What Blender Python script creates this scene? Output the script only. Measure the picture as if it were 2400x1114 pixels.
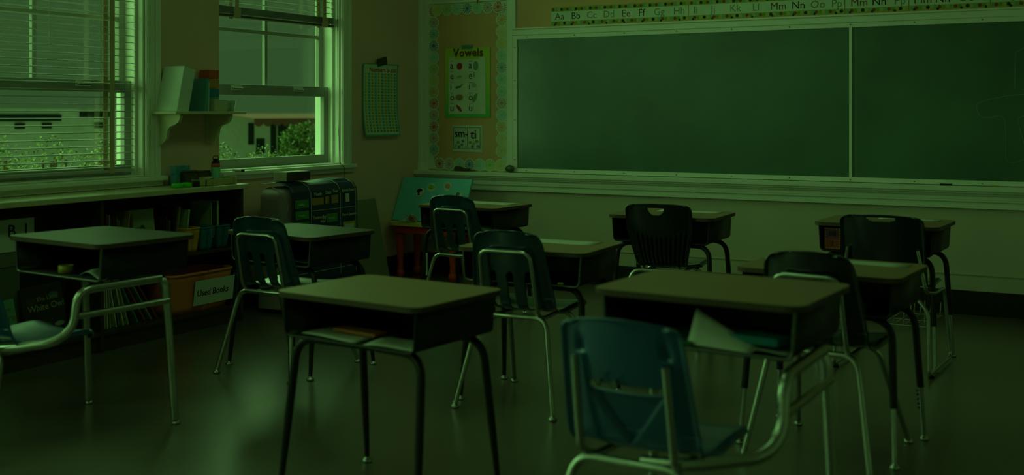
import bpy, math, random
from mathutils import Vector, Matrix
random.seed(7)
PI = math.pi
S = bpy.context.scene
C = S.collection
for o in list(bpy.data.objects): bpy.data.objects.remove(o)
R = math.radians

# ---------------------------------------------------------------- camera
cd = bpy.data.cameras.new('camera'); cam = bpy.data.objects.new('camera', cd); C.objects.link(cam)
cam.location = (0, 0, 1.25); cam.rotation_euler = (R(90), 0, R(29.2))
cd.sensor_width = 36; cd.lens = 39.75; cd.shift_y = -291/2400
cd.clip_start = .05; cd.clip_end = 200
cd.dof.use_dof = True; cd.dof.focus_distance = 7.2; cd.dof.aperture_fstop = 2.2
S.camera = cam
# ---------------------------------------------------------------- world, sun, exposure
TINT = (.0296, .0802, .0232)                 # dim green light of the whole picture
w = bpy.data.worlds.new('sky'); S.world = w; w.use_nodes = True
bg = w.node_tree.nodes['Background']; bg.inputs[0].default_value = (*[t/.0802 for t in TINT], 1); bg.inputs[1].default_value = .083
def sun(name, trav, irr, ang):
    l = bpy.data.lights.new(name, 'SUN'); l.energy = irr; l.angle = R(ang); l.color = [t/.0802 for t in TINT]
    o = bpy.data.objects.new(name, l); C.objects.link(o)
    o.rotation_euler = Vector(trav).to_track_quat('-Z', 'Y').to_euler(); o.location = (-9, 0, 6)
    return o
sun('bright_overcast_sky', (.72, .58, -.38), 3.3, 85)
sun('bright_sky_low', (.78, -.58, -.30), 3.2, 95)
FILL_W = 2.4          # power of each added ceiling fill light
v = S.view_settings; v.view_transform = 'Standard'; v.look = 'None'; v.exposure = 0; v.gamma = 1; v.use_curve_mapping = False

# ---------------------------------------------------------------- materials
def lin(c): return tuple((x/255/12.92 if x/255 <= .04045 else ((x/255+.055)/1.055)**2.4) for x in c)
MATS = {}
def mat(name, rgb, rough=.5, metal=0, spec=.5, var=.06, scale=8, bump=0, coat=0, rgb2=None, stretch=None):
    if 'plastic' in name and 'teal' in name or 'charcoal' in name or 'black_green' in name: coat = .7
    if name in MATS: return MATS[name]
    m = bpy.data.materials.new(name); m.use_nodes = True; nt = m.node_tree
    b = nt.nodes['Principled BSDF']; b.inputs['Roughness'].default_value = rough; b.inputs['Metallic'].default_value = metal
    b.inputs['Specular IOR Level'].default_value = spec; b.inputs['Coat Weight'].default_value = coat; b.inputs['Coat Roughness'].default_value = .15
    c = lin(rgb); tc = nt.nodes.new('ShaderNodeTexCoord'); n = nt.nodes.new('ShaderNodeTexNoise')
    n.inputs['Scale'].default_value = scale; n.inputs['Detail'].default_value = 4
    src = tc.outputs['Object']
    if stretch:
        mp = nt.nodes.new('ShaderNodeMapping'); mp.inputs['Scale'].default_value = stretch; nt.links.new(src, mp.inputs[0]); src = mp.outputs[0]
    nt.links.new(src, n.inputs['Vector'])
    r = nt.nodes.new('ShaderNodeValToRGB'); r.color_ramp.elements[0].position = .3; r.color_ramp.elements[1].position = .7
    c2 = lin(rgb2) if rgb2 else tuple(min(1, x*(1+var)) for x in c)
    r.color_ramp.elements[0].color = (*(x*(1-var) for x in c), 1); r.color_ramp.elements[1].color = (*c2, 1)
    nt.links.new(n.outputs[0], r.inputs[0]); nt.links.new(r.outputs[0], b.inputs['Base Color'])
    if bump:
        bp = nt.nodes.new('ShaderNodeBump'); bp.inputs['Strength'].default_value = bump; bp.inputs['Distance'].default_value = .01
        nt.links.new(n.outputs[0], bp.inputs['Height']); nt.links.new(bp.outputs[0], b.inputs['Normal'])
    MATS[name] = m; return m
def glassmat():
    m = bpy.data.materials.new('window_glass'); m.use_nodes = True; nt = m.node_tree; nt.nodes.clear()
    o = nt.nodes.new('ShaderNodeOutputMaterial'); mx = nt.nodes.new('ShaderNodeMixShader'); t = nt.nodes.new('ShaderNodeBsdfTransparent')
    g = nt.nodes.new('ShaderNodeBsdfGlossy'); g.inputs['Roughness'].default_value = .03
    mx.inputs[0].default_value = .05; t.inputs[0].default_value = (.97, .98, .97, 1)
    nt.links.new(t.outputs[0], mx.inputs[1]); nt.links.new(g.outputs[0], mx.inputs[2]); nt.links.new(mx.outputs[0], o.inputs[0])
    return m
GLASS = glassmat()
white = mat('white_trim_paint', (244, 242, 232), .4, var=.03, scale=3)
blindw = mat('white_blind_slat', (186, 186, 180), .6, spec=.1)
tape = mat('tan_ladder_tape', (205, 180, 145), .9, spec=.1)
wallL = mat('tan_wall_paint', (236, 194, 174), .75, spec=.25, var=.04, scale=2)
wallB = mat('cream_wall_paint', (210, 198, 180), .7, spec=.3, var=.04, scale=2)
orangep = mat('orange_backing_paper', (236, 184, 140), .8, spec=.15, var=.06, scale=3)
blackb = mat('black_baseboard', (13, 13, 13), .6)
green = mat('green_slate', (66, 102, 84), .31, spec=.75, var=.16, scale=1.6, rgb2=(84, 124, 102))
chalk = mat('chalk_line', (150, 175, 145), .9)
chrome = mat('chrome_tube', (190, 192, 188), .25, metal=1, var=.08, scale=20)
steel = mat('dull_steel', (120, 120, 115), .4, metal=1)
darkmetal = mat('dark_brown_enamel', (14, 12, 10), .45, var=.1)
bronze = mat('brown_enamel_box', (52, 42, 32), .5, var=.1)
black = mat('black_plastic', (10, 12, 12), .38)
darksh = mat('dark_teal_plastic', (18, 62, 80), .24, var=.08)
charsh = mat('charcoal_blue_plastic', (14, 26, 34), .24, var=.08)
ribsh = mat('black_green_plastic', (12, 26, 24), .24, var=.08)
tealsh = mat('blue_teal_plastic', (32, 92, 138), .28, var=.08)
deskt = mat('tan_laminate', (166, 138, 112), .5, spec=.15, var=.05, scale=6, stretch=(1, 8, 1))
deskg = mat('grey_laminate', (96, 93, 86), .5, spec=.1, var=.04)
edge = mat('brown_edge_band', (84, 62, 42), .5)
paper = mat('white_paper', (214, 214, 206), .7, var=.02)
ink = mat('black_ink', (22, 22, 26), .7)
counterm = mat('cream_counter', (206, 196, 160), .35, var=.06)
woodd = mat('dark_wood', (58, 44, 28), .55, var=.25, scale=5, stretch=(1, 1, 8))
redw = mat('red_painted_wood', (225, 66, 44), .4)
yelw = mat('yellow_painted_wood', (230, 200, 90), .4)
cyanb = mat('cyan_board', (112, 204, 222), .5, var=.05)
navy = mat('navy_vinyl', (22, 46, 84), .4)
lav = mat('grey_lavender_cloth', (158, 138, 146), .6, var=.08)
greyp = mat('grey_speckled_board', (138, 138, 118), .9, spec=.1, var=.12, scale=120)
def col(name, rgb, rough=.5, **k): return mat(name, rgb, rough, **k)

# ---------------------------------------------------------------- mesh builder
class MB:
    def __init__(s): s.v = []; s.f = []; s.m = []; s.s = []
    def add(s, vs, fs, m=0, smooth=False, M=None):
        b = len(s.v)
        for p in vs:
            p = Vector(p); s.v.append(tuple(M @ p if M else p))
        for f in fs: s.f.append([i+b for i in f]); s.m.append(m); s.s.append(smooth)
        return s
    def box(s, x0, x1, y0, y1, z0, z1, m=0, M=None):
        vs = [(x, y, z) for x in (x0, x1) for y in (y0, y1) for z in (z0, z1)]
        return s.add(vs, [(0,1,3,2),(4,6,7,5),(0,4,5,1),(2,3,7,6),(0,2,6,4),(1,5,7,3)], m, False, M)
    def tube(s, pts, r, n=10, m=0, rad=None, cap=True, M=None):
        pts = [Vector(p) for p in pts]; k = len(pts); vs = []; fs = []
        up = None
        for i, p in enumerate(pts):
            t = (pts[min(i+1, k-1)]-pts[max(i-1, 0)]).normalized()
            if up is None:
                a = Vector((0,0,1)) if abs(t.z) < .9 else Vector((1,0,0)); up = (a-t*a.dot(t)).normalized()
            else: up = (up-t*up.dot(t)).normalized()
            q = t.cross(up); rr = rad[i] if rad else r
            for j in range(n):
                a = 2*PI*j/n; vs.append(p+(up*math.cos(a)+q*math.sin(a))*rr)
        for i in range(k-1):
            for j in range(n):
                fs.append((i*n+j, i*n+(j+1) % n, (i+1)*n+(j+1) % n, (i+1)*n+j))
        s.add(vs, fs, m, True, M)
        if cap: s.add(vs[:n], [tuple(range(n))[::-1]], m, False, M); s.add(vs[-n:], [tuple(range(n))], m, False, M)
        return s
    def cyl(s, p0, p1, r0, r1=None, n=16, m=0, M=None):
        return s.tube([p0, p1], r0, n, m, rad=[r0, r0 if r1 is None else r1], M=M)
    def lathe(s, prof, c=(0,0,0), n=20, m=0, M=None):
        vs = []; fs = []
        for (r, z) in prof:
            for j in range(n):
                a = 2*PI*j/n; vs.append((c[0]+r*math.cos(a), c[1]+r*math.sin(a), c[2]+z))
        for i in range(len(prof)-1):
            for j in range(n): fs.append((i*n+j, i*n+(j+1) % n, (i+1)*n+(j+1) % n, (i+1)*n+j))
        return s.add(vs, fs, m, True, M)
    def prism(s, poly, z0, z1, m=0, ms=None, M=None, smooth=False):
        n = len(poly); vs = [(x, y, z0) for x, y in poly]+[(x, y, z1) for x, y in poly]
        s.add(vs, [tuple(range(n))[::-1], tuple(range(n, 2*n))], m, False, M)
        s.add(vs, [(i, (i+1) % n, n+(i+1) % n, n+i) for i in range(n)], m if ms is None else ms, smooth, M)
        return s
    def disc(s, c, r, M=None, n=16, m=0):
        return s.add([(c[0]+r*math.cos(2*PI*j/n), c[1]+r*math.sin(2*PI*j/n), c[2]) for j in range(n)], [tuple(range(n))], m, False, M)
    def grid(s, fn, nu, nv, keep=None, m=0, M=None):
        vs = [fn(i/nu, j/nv) for j in range(nv+1) for i in range(nu+1)]
        fs = [(j*(nu+1)+i, j*(nu+1)+i+1, (j+1)*(nu+1)+i+1, (j+1)*(nu+1)+i) for j in range(nv) for i in range(nu)
              if keep is None or keep((i+.5)/nu, (j+.5)/nv)]
        return s.add(vs, fs, m, True, M)
    def text(s, t, size, M, m=0, align='LEFT', ext=0.0004, bold=0, sp=1):
        cu = bpy.data.curves.new('t', 'FONT'); cu.body = t; cu.size = size; cu.extrude = ext; cu.align_x = align; cu.resolution_u = 2
        cu.offset = bold; cu.space_character = sp
        o = bpy.data.objects.new('t', cu); C.objects.link(o); dg = bpy.context.evaluated_depsgraph_get(); dg.update()
        me = bpy.data.meshes.new_from_object(o.evaluated_get(dg))
        s.add([x.co.copy() for x in me.vertices], [tuple(p.vertices) for p in me.polygons], m, False, M)
        bpy.data.objects.remove(o); bpy.data.curves.remove(cu); bpy.data.meshes.remove(me); return s
    def build(s, name, mats, parent=None, bevel=0, solid=0, sub=0, off=0):
        me = bpy.data.meshes.new(name); me.from_pydata(s.v, [], s.f); me.update()
        if not isinstance(mats, (list, tuple)): mats = [mats]
        for x in mats: me.materials.append(x)
        me.polygons.foreach_set('material_index', s.m); me.polygons.foreach_set('use_smooth', s.s)
        o = bpy.data.objects.new(name, me); C.objects.link(o)
        if parent: o.parent = parent
        if solid: a = o.modifiers.new('s', 'SOLIDIFY'); a.thickness = solid; a.offset = off
        if bevel: a = o.modifiers.new('b', 'BEVEL'); a.width = bevel; a.segments = 2; a.limit_method = 'ANGLE'; a.angle_limit = R(40)
        if sub: a = o.modifiers.new('u', 'SUBSURF'); a.levels = sub; a.render_levels = sub
        return o
def fillet(pts, r, n=6):
    pts = [Vector(p) for p in pts]; out = [pts[0]]
    for i in range(1, len(pts)-1):
        a, b, c = pts[i-1], pts[i], pts[i+1]; rr = r[i-1] if isinstance(r, (list, tuple)) else r
        d0 = (a-b); d1 = (c-b); l = min(rr, d0.length*.49, d1.length*.49)
        p0 = b+d0.normalized()*l; p1 = b+d1.normalized()*l
        for k in range(n+1):
            t = k/n; out.append(p0*(1-t)**2+b*2*t*(1-t)+p1*t*t)
    out.append(pts[-1]); return out
def rrect(x0, x1, y0, y1, r, n=5):
    out = []
    for cx, cy, a0 in ((x1-r, y1-r, 0), (x0+r, y1-r, 90), (x0+r, y0+r, 180), (x1-r, y0+r, 270)):
        for k in range(n+1):
            a = R(a0+90*k/n); out.append((cx+r*math.cos(a), cy+r*math.sin(a)))
    return out
def thing(name, label, cat, loc=(0,0,0), rz=0, group=None):
    o = bpy.data.objects.new(name, None); C.objects.link(o); o.empty_display_size = .1
    o.location = loc; o.rotation_euler = (0, 0, R(rz)); o['label'] = label; o['category'] = cat
    if group: o['group'] = group
    return o
def tag(o, label, cat, group=None, kind=None):
    o['label'] = label; o['category'] = cat
    if group: o['group'] = group
    if kind: o['kind'] = kind
    return o
def struct(o, label=None, cat=None):
    o['kind'] = 'structure'
    if label: o['label'] = label
    if cat: o['category'] = cat
    return o
def copy_tree(o, parent=None):
    c = o.copy(); C.objects.link(c); c.parent = parent
    for ch in list(o.children): copy_tree(ch, c)
    return c
# frames of the two seen walls: BW maps (x right, y up, z out of wall) to the back wall, LW to the left wall (x = world Y, y up)
YB, XL = 7.53, -5.05
def BW(x, z, d=0): return Matrix(((1,0,0,x),(0,0,-1,YB-d),(0,1,0,z),(0,0,0,1)))
def LWm(y, z, d=0, X=XL): return Matrix(((0,0,1,X+d),(1,0,0,y),(0,1,0,z),(0,0,0,1)))

# ---------------------------------------------------------------- room
floor_m = bpy.data.materials.new('worn_brown_linoleum'); floor_m.use_nodes = True
nt = floor_m.node_tree; b = nt.nodes['Principled BSDF']; tc = nt.nodes.new('ShaderNodeTexCoord')
n1 = nt.nodes.new('ShaderNodeTexNoise'); n1.inputs['Scale'].default_value = 1.7; n1.inputs['Detail'].default_value = 6
n2 = nt.nodes.new('ShaderNodeTexNoise'); n2.inputs['Scale'].default_value = 45; n2.inputs['Detail'].default_value = 3
for n in (n1, n2): nt.links.new(tc.outputs['Object'], n.inputs['Vector'])
cr = nt.nodes.new('ShaderNodeValToRGB'); cr.color_ramp.elements[0].position = .3; cr.color_ramp.elements[1].position = .72
cr.color_ramp.elements[0].color = (*lin((84, 73, 64)), 1); cr.color_ramp.elements[1].color = (*lin((114, 101, 88)), 1)
nt.links.new(n1.outputs[0], cr.inputs[0]); nt.links.new(cr.outputs[0], b.inputs['Base Color'])
mr = nt.nodes.new('ShaderNodeMapRange'); mr.inputs[3].default_value = .28; mr.inputs[4].default_value = .42; b.inputs['Specular IOR Level'].default_value = 1.0; b.inputs['Coat Weight'].default_value = .8; b.inputs['Coat Roughness'].default_value = .27
nt.links.new(n1.outputs[0], mr.inputs[0]); nt.links.new(mr.outputs[0], b.inputs['Roughness'])
bp = nt.nodes.new('ShaderNodeBump'); bp.inputs['Strength'].default_value = .06; bp.inputs['Distance'].default_value = .004
nt.links.new(n2.outputs[0], bp.inputs['Height']); nt.links.new(bp.outputs[0], b.inputs['Normal'])
XR, YR, ZC = 3.2, -3.0, 3.3
struct(MB().box(XL-.22, XR+.2, YR-.2, YB+.2, -.12, 0).build('floor', floor_m))
struct(MB().box(XL-.22, XR+.2, YR-.2, YB+.2, ZC, ZC+.12).build('ceiling', col('ceiling_white', (240, 238, 230), .8)))
# (y0, y1) of the window openings in the left wall
WINS = [(5.27, 6.50), (3.42, 4.675), (1.15, 2.40), (-.75, .50), (-2.65, -1.40)]
WZ0, WZ1 = .885, 3.05
mb = MB(); xo = XL-.22
mb.box(xo, XL, YR-.2, YB+.2, 0, WZ0); mb.box(xo, XL, YR-.2, YB+.2, WZ1, ZC)
ys = sorted(WINS); prev = YR-.2
for a, c in ys: mb.box(xo, XL, prev, a, WZ0, WZ1); prev = c
mb.box(xo, XL, prev, YB+.2, WZ0, WZ1)
struct(mb.build('wall_left', wallL))
struct(MB().box(XL-.22, XR+.2, YB, YB+.2, 0, ZC).build('wall_back', wallB))
struct(MB().box(XR, XR+.2, YR, YB, 0, ZC).build('wall_right', mat('off_white_wall', (240, 236, 226), .8, spec=.2)))
struct(MB().box(XL, XR, YR-.2, YR, 0, ZC).build('wall_rear', mat('off_white_wall', (240, 236, 226))))
struct(MB().box(XL, XL+.02, YR, YB-.02, 0, .155).build('baseboard_left', blackb, bevel=.003))
struct(MB().box(XL, XR, YB-.02, YB, 0, .147).build('baseboard_back', blackb, bevel=.003))
struct(MB().box(XL+.02, XR, YB-.008, YB, .244, .252).build('trim_1', wallB))

def window(idx, y0, y1, inner, casing_left=True):
    """double hung window: casing, jambs, two sashes with panes, stool and apron"""
    root = bpy.data.objects.new('window_%d' % idx, None); C.objects.link(root); root['kind'] = 'structure'
    root.location = (XL, y0, 0)
    W = y1-y0; cw = .10
    f = MB()
    f.box(-.219, -.001, 0.001, .012, WZ0, WZ1); f.box(-.219, -.001, W-.012, W-.001, WZ0, WZ1); f.box(-.219, -.001, .012, W-.012, WZ1-.012, WZ1); f.box(-.219, -.001, .012, W-.012, WZ0, WZ0+.01)
    f.box(-.06, -.045, .012, .03, WZ0+.01, WZ1-.012); f.box(-.06, -.045, W-.03, W-.012, WZ0+.01, WZ1-.012)
    f.build('frame', white, root, bevel=.003)
    c = MB()
    for s, ok in ((0, casing_left), (1, True)):
        if not ok: continue
        if s: c.box(0, .018, W, W+cw, WZ0, WZ1+cw); c.box(.018, .03, W+.062, W+cw, WZ0, WZ1+cw); c.box(.018, .024, W+.004, W+.02, WZ0, WZ1)
        else: c.box(0, .018, -cw, 0, WZ0, WZ1+cw); c.box(.018, .03, -cw, -.062, WZ0, WZ1+cw); c.box(.018, .024, -.02, -.004, WZ0, WZ1)
    c.box(0, .018, 0, W, WZ1, WZ1+cw)
    c.build('casing', white, root, bevel=.003)
    s_ = MB(); e0 = -.13 if casing_left else .002
    s_.box(-.1, .05, e0 if casing_left else 0.002, W+.14, WZ0-.028, WZ0)
    s_.build('sill', white, root, bevel=.006)
    MB().box(0, .022, e0+.015, W+.125, WZ0-.058-.0, WZ0-.028).build('apron', white, root, bevel=.004)
    zm0, zm1 = 1.370, 1.440
    for up in (0, 1):
        xs = -.10 if not up else -.145; t = .035
        zz0, zz1 = (WZ0+.01, zm1) if not up else (zm0+.005, WZ1-.012)
        br, tr = (.06, zm1-zm0) if not up else (.05, .06); st = .045
        a, b_ = .012, W-.012
        fr = MB()
        fr.box(xs-t, xs, a, a+st, zz0, zz1); fr.box(xs-t, xs, b_-st, b_, zz0, zz1)
        fr.box(xs-t, xs, a+st, b_-st, zz0, zz0+br); fr.box(xs-t, xs, a+st, b_-st, zz1-tr, zz1)
        if up:
            fr.box(xs-t+.006, xs-.004, W/2-.014, W/2+.014, zz0, zz1); fr.box(xs-t+.006, xs-.005, a+st, b_-st, 1.785, 1.81)
            fr.box(xs-t+.006, xs-.005, a+st, b_-st, 2.18, 2.205); fr.box(xs-t+.006, xs-.005, a+st, b_-st, 2.6, 2.625)
        sh = fr.build('upper_sash' if up else 'lower_sash', mat('grey_white_sash_paint', (160, 160, 152), .5, spec=.2, var=.03), root, bevel=.003)
        MB().box(xs-t/2-.002, xs-t/2+.002, a+st-.005, b_-st+.005, zz0+br-.005, zz1-tr+.005).build('pane', GLASS, sh)
        if not up:
            for q in (W*.22, W*.72):
                l = MB(); l.box(xs, xs+.004, q-.05, q+.05, 1.402, 1.432)
                l.tube(fillet([(xs+.002, q-.042, 1.418), (xs+.022, q-.042, 1.412), (xs+.022, q+.042, 1.412), (xs+.002, q+.042, 1.418)], .012, 4), .005, 8, 1)
                l.build('sash_lift', [white, steel], sh)
    return root
window(1, *WINS[0], True, casing_left=False)
for i, (a, c) in enumerate(WINS[1:]): window(i+2, a, c, True)
# row of four unseen ceiling fill lights, added to brighten the room
fill_unit = thing('added_fill_light', 'long white fill light added out of view in the row above the desks', 'light', (-3.2, -1.2, ZC-.001), group='added ceiling fill lights')
MB().box(-.32, .32, -.64, .64, -.08, 0).build('housing', white, fill_unit, bevel=.005)
em = bpy.data.materials.new('fill_diffuser'); em.use_nodes = True
eb = em.node_tree.nodes['Principled BSDF']; eb.inputs['Emission Color'].default_value = (*[t/.0802 for t in TINT], 1); eb.inputs['Emission Strength'].default_value = .5
MB().box(-.29, .29, -.61, .61, -.086, -.081).build('diffuser', em, fill_unit)
def fill_lamp(x, y):
    l = bpy.data.lights.new('fill_area_light', 'AREA'); l.shape = 'RECTANGLE'; l.size = .58; l.size_y = 1.22; l.energy = FILL_W; l.color = [t/.0802 for t in TINT]
    o = bpy.data.objects.new('fill_area_light', l); C.objects.link(o); o.location = (x, y, ZC-.095)
spots_ = [(x_, y_) for x_ in (-2.6,) for y_ in (-1.2, 1.2, 3.6, 6.0)]
for i_, (x_, y_) in enumerate(spots_):
    o = fill_unit if i_ == 0 else copy_tree(fill_unit); o['label'] = 'added white ceiling fill light, ' + ['the one behind the camera', 'second from the back of the room', 'above the second row of desks', 'nearest the chalkboard'][i_]; o.location = (x_, y_, ZC-.001); fill_lamp(x_, y_)
# slim pier strip between the two windows that carries the bracket shelf
struct(MB().box(XL, XL+.012, 4.782, 5.27, WZ0-.06, ZC).build('trim_2', wallL, bevel=.003))

def blind(root, y0, W, zb, zt, sp, gather, tilt=3.5, n_t=2):
    """slats between the ladder tapes"""
    x = -.055
    sl = MB(); z = zb
    hw = .024
    def slat(zc, th, a):
        ca, sa = math.cos(R(a)), math.sin(R(a))
        M = Matrix.Translation((x, 0, zc)) @ Matrix.Rotation(R(a), 4, 'Y')
        sl.grid(lambda u, v_: ((u-.5)*2*hw, y0+v_*W, .004*(1-(2*u-1)**2)), 4, 1, M=M)
    if gather:
        for k in range(gather): slat(zb+.022+k*.0035, 0, random.uniform(-3, 3))
        z = zb+.022+gather*.0035+.03
    else: z = zb+.03
    while z < zt-.02: slat(z, 0, tilt); z += sp
    sl.build('slats', blindw, root, solid=.001)
    MB().box(x-.024, x+.024, y0, y0+W, zb, zb+.016).build('bottom_rail', blindw if not gather else col('dark_brown_rail', (90, 74, 58)), root, bevel=.003)
    MB().box(x-.028, x+.028, y0, y0+W, zt, zt+.045).build('head_rail', blindw, root, bevel=.003)
    return x
W1y = 3.42
bl = thing('venetian_blind', 'white venetian blind lowered to the sill of the large left window', 'blind', (XL, 0, 0))
x = blind(bl, W1y+.03, 1.18, .915, 2.56, .0395, 0)
for yy in (W1y+.14, W1y+1.045):
    m_ = MB(); m_.box(x+.026, x+.028, yy-.017, yy+.017, .91, 2.57); m_.box(x-.028, x-.026, yy-.017, yy+.017, .91, 2.57)
    m_.build('ladder_tape', tape, bl)
MB().tube([(x+.035, W1y+.62, 2.55), (x+.036, W1y+.62, 1.62)], .002, 6).build('pull_cord', col('cord_white', (205, 200, 185)), bl)
W2y = 5.27
bl = thing('venetian_blind', 'white venetian blind pulled up high in the window nearer the corner', 'blind', (XL, 0, 0))
x = blind(bl, W2y+.045, 1.16, 1.868, 2.56, .0395, 13)
for yy in (W2y+.20, W2y+1.09):
    m_ = MB(); m_.box(x+.026, x+.028, yy-.017, yy+.017, 1.86, 2.57); m_.box(x-.028, x-.026, yy-.017, yy+.017, 1.86, 2.57)
    m_.box(x+.027, x+.034, yy-.03, yy+.03, 1.862, 1.93)
    m_.build('ladder_tape', tape, bl)
tag(MB().tube(fillet([(XL+.035, 6.42, 2.56), (XL+.035, 6.43, 1.2), (XL+.04, 6.45, .89), (XL+.062, 6.47, .87), (XL+.05, 6.485, .80), (XL+.035, 6.5, .745)], .05, 4), .0018, 6).build('blind_cord', col('dark_cord', (60, 56, 40))),
    'thin dark cord hanging past the right end of the window sill', 'cord')
for i, (a, c) in enumerate(WINS[2:]):
    pass

# chalk ledge: the moulded chair rail under the boards
lg = MB(); x0, x1 = XL, XR
lg.box(x0, x1, YB-.090, YB, .770, .800); lg.box(x0, x1, YB-.072, YB, .756, .770); lg.box(x0+.0, x1, YB-.05, YB, .742, .756)
lg.box(x0, x1, YB-.030, YB, .716, .742); lg.box(x0, x1, YB-.042, YB, .702, .716); lg.box(x0, x1, YB-.026, YB, .672, .702); lg.box(x0, x1, YB-.034, YB, .660, .672)
struct(lg.build('trim_3', white, bevel=.003))
# casing around the pinboard
cs = MB(); d = .022
cs.box(XL, -4.958, YB-d, YB, .80, 2.25); cs.box(-4.245, -4.19, YB-d, YB, .80, 2.25); cs.box(-4.958, -4.245, YB-d, YB, 2.115, 2.25)
cs.box(XL, XL+.035, YB-d-.012, YB-d, .80, 2.25)
struct(cs.build('trim_4', white, bevel=.003))

# ---------------------------------------------------------------- pinboard with scalloped border
pb = thing('pinboard', 'orange-papered pinboard with a scalloped starburst border beside the chalkboard', 'pinboard', (-4.6, YB-.002, .81))
px0, px1, pz0, pz1 = -4.957, -4.247, .806, 2.114
MB().box(px0+4.6, px1+4.6, -.006, 0, pz0-.81, pz1-.81).build('backing', orangep, pb)
stars = [col('star_'+n, c, .7) for n, c in dict(red=(215, 90, 75), blue=(70, 130, 190), green_=(170, 205, 80), yellow=(225, 215, 110), aqua=(150, 215, 205), orange=(225, 175, 100), mauve=(195, 150, 160), teal_=(110, 175, 175)).items()]
pale = col('border_pale', (226, 234, 212), .7)
NST = [0]
bd = MB()
def star(cx, cz, r, ci, clip):
    NST[0] += 1; M = BW(cx+4.6, cz-.81, .008+.0012*(NST[0] % 4)); M[1][3] -= YB
    bd.disc((0, 0, 0), r, M, 20, 0)
    for k in range(14):
        a = 2*PI*k/14; bd.add([(0, 0, .0006), (r*.82*math.cos(a-.11), r*.82*math.sin(a-.11), .0006), (r*.82*math.cos(a+.11), r*.82*math.sin(a+.11), .0006)], [(0, 1, 2)], 1+ci, M=M)
    bd.disc((0, 0, .0009), r*.25, M, 10, 1+ci)
r_ = .051
bd.box(px0+4.6, px0+.046+4.6, -.0075, -.007, .0, pz1-.81); bd.box(px1-.046+4.6, px1+4.6, -.0075, -.007, .0, pz1-.81); bd.box(px0+4.6, px1+4.6, -.0074, -.0071, pz1-.86, pz1-.811); bd.box(px0+4.6, px1+4.6, -.0074, -.0071, .0, .05)
seq = [0, 6, 7, 1, 4, 2, 3, 5, 0, 6, 0, 6, 7]
for k in range(13):
    zc = 2.06-k*.0915
    star(px0+.046, zc, r_, seq[k], 0); star(px1-.046, zc, r_, [6, 5, 3, 3, 4, 7, 4, 4, 6, 4, 5, 3, 3][k], 0)
for k in range(7):
    xc = px0+.078+k*.0925
    star(xc, pz1-.046, r_, [3, 2, 4, 1, 4, 6, 0][k], 0); star(xc+.02, pz0+.046, r_, [0, 6, 4, 1, 4, 2, 3][k], 0)
bd.build('scalloped_border', [pale]+stars, pb)
# vowels poster
def poster_root(name, label, cat, cx, cz, d=.012): return thing(name, label, cat, (cx, YB-d, cz))
def FR(x, z, d=0): return Matrix(((1,0,0,x),(0,0,-1,-d),(0,1,0,z),(0,0,0,1)))   # local frame facing the room
p = poster_root('vowels_poster', 'yellow and green poster titled Vowels on the orange pinboard', 'poster', -4.598, 1.49)
pw, ph = .205, .272
sh = MB(); sh.grid(lambda u, v_: ((u-.5)*2*pw, -.004*abs(math.sin(u*5+v_*3)), (v_-.5)*2*ph), 8, 10)
ym = bpy.data.materials.new('poster_yellow_green'); ym.use_nodes = True; nt = ym.node_tree; bb = nt.nodes['Principled BSDF']; bb.inputs['Roughness'].default_value = .55
tcn = nt.nodes.new('ShaderNodeTexCoord'); sx = nt.nodes.new('ShaderNodeSeparateXYZ'); mrn = nt.nodes.new('ShaderNodeMapRange'); mrn.inputs[1].default_value = -.27; mrn.inputs[2].default_value = .1
crn = nt.nodes.new('ShaderNodeValToRGB'); crn.color_ramp.elements[0].color = (*lin((80, 205, 90)), 1); crn.color_ramp.elements[1].color = (*lin((205, 225, 70)), 1)
nt.links.new(tcn.outputs['Object'], sx.inputs[0]); nt.links.new(sx.outputs[2], mrn.inputs[0]); nt.links.new(mrn.outputs[0], crn.inputs[0]); nt.links.new(crn.outputs[0], bb.inputs['Base Color'])
sh.build('sheet', ym, p)
pn = MB(); M = FR(0, 0, .0055)
pn.add([(-.172, -.245, 0), (.165, -.245, 0), (.165, .198, 0), (-.172, .198, 0)], [(0, 1, 2, 3)], 0, M=M)
pn.add([(-.118, .183, 0.0004), (.11, .183, 0.0004), (.11, .2, 0.0004), (-.118, .2, 0.0004)], [(0, 1, 2, 3)], 1, M=M)
pn.build('letter_panel', [col('poster_inner', (228, 234, 220), .7), ym], p)
MB().text('Vowels', .088, FR(-.128, .205, .0062), bold=.0022, sp=1.05).build('title', col('title_maroon', (110, 40, 50)), p)
for r, (a_, b_) in enumerate(zip('ăĕĭŏŭ', 'āēīōū')):
    zz = .112-r*.083
    tx = MB(); ty = MB(); tx.text('aeiou'[r], .075, FR(.012, zz, .0062)); ty.text('aeiou'[r], .075, FR(-.158, zz, .0062))
    tx.box(.016, .05, zz+.053, zz+.056, 0, .0005, M=Matrix(((1,0,0,0),(0,0,-1,-.0062),(0,1,0,0),(0,0,0,1))))
    ty.tube([(-.152, -.0064, zz+.062), (-.146, -.0064, zz+.055), (-.136, -.0064, zz+.055), (-.130, -.0064, zz+.062)], .0012, 5)
    tx.build('long_vowel', ink, p); ty.build('short_vowel', ink, p)
M = FR(0, 0, .0064); PCN = ('picture', None, None)
PPAR = p; PMAT = [col('apple_red', (180, 50, 40)), col('leaf_grey_green', (120, 160, 130)), col('pale_grey', (175, 188, 170)), col('lizard_green', (70, 110, 60)), col('octopus_tan', (170, 130, 80))]
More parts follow.
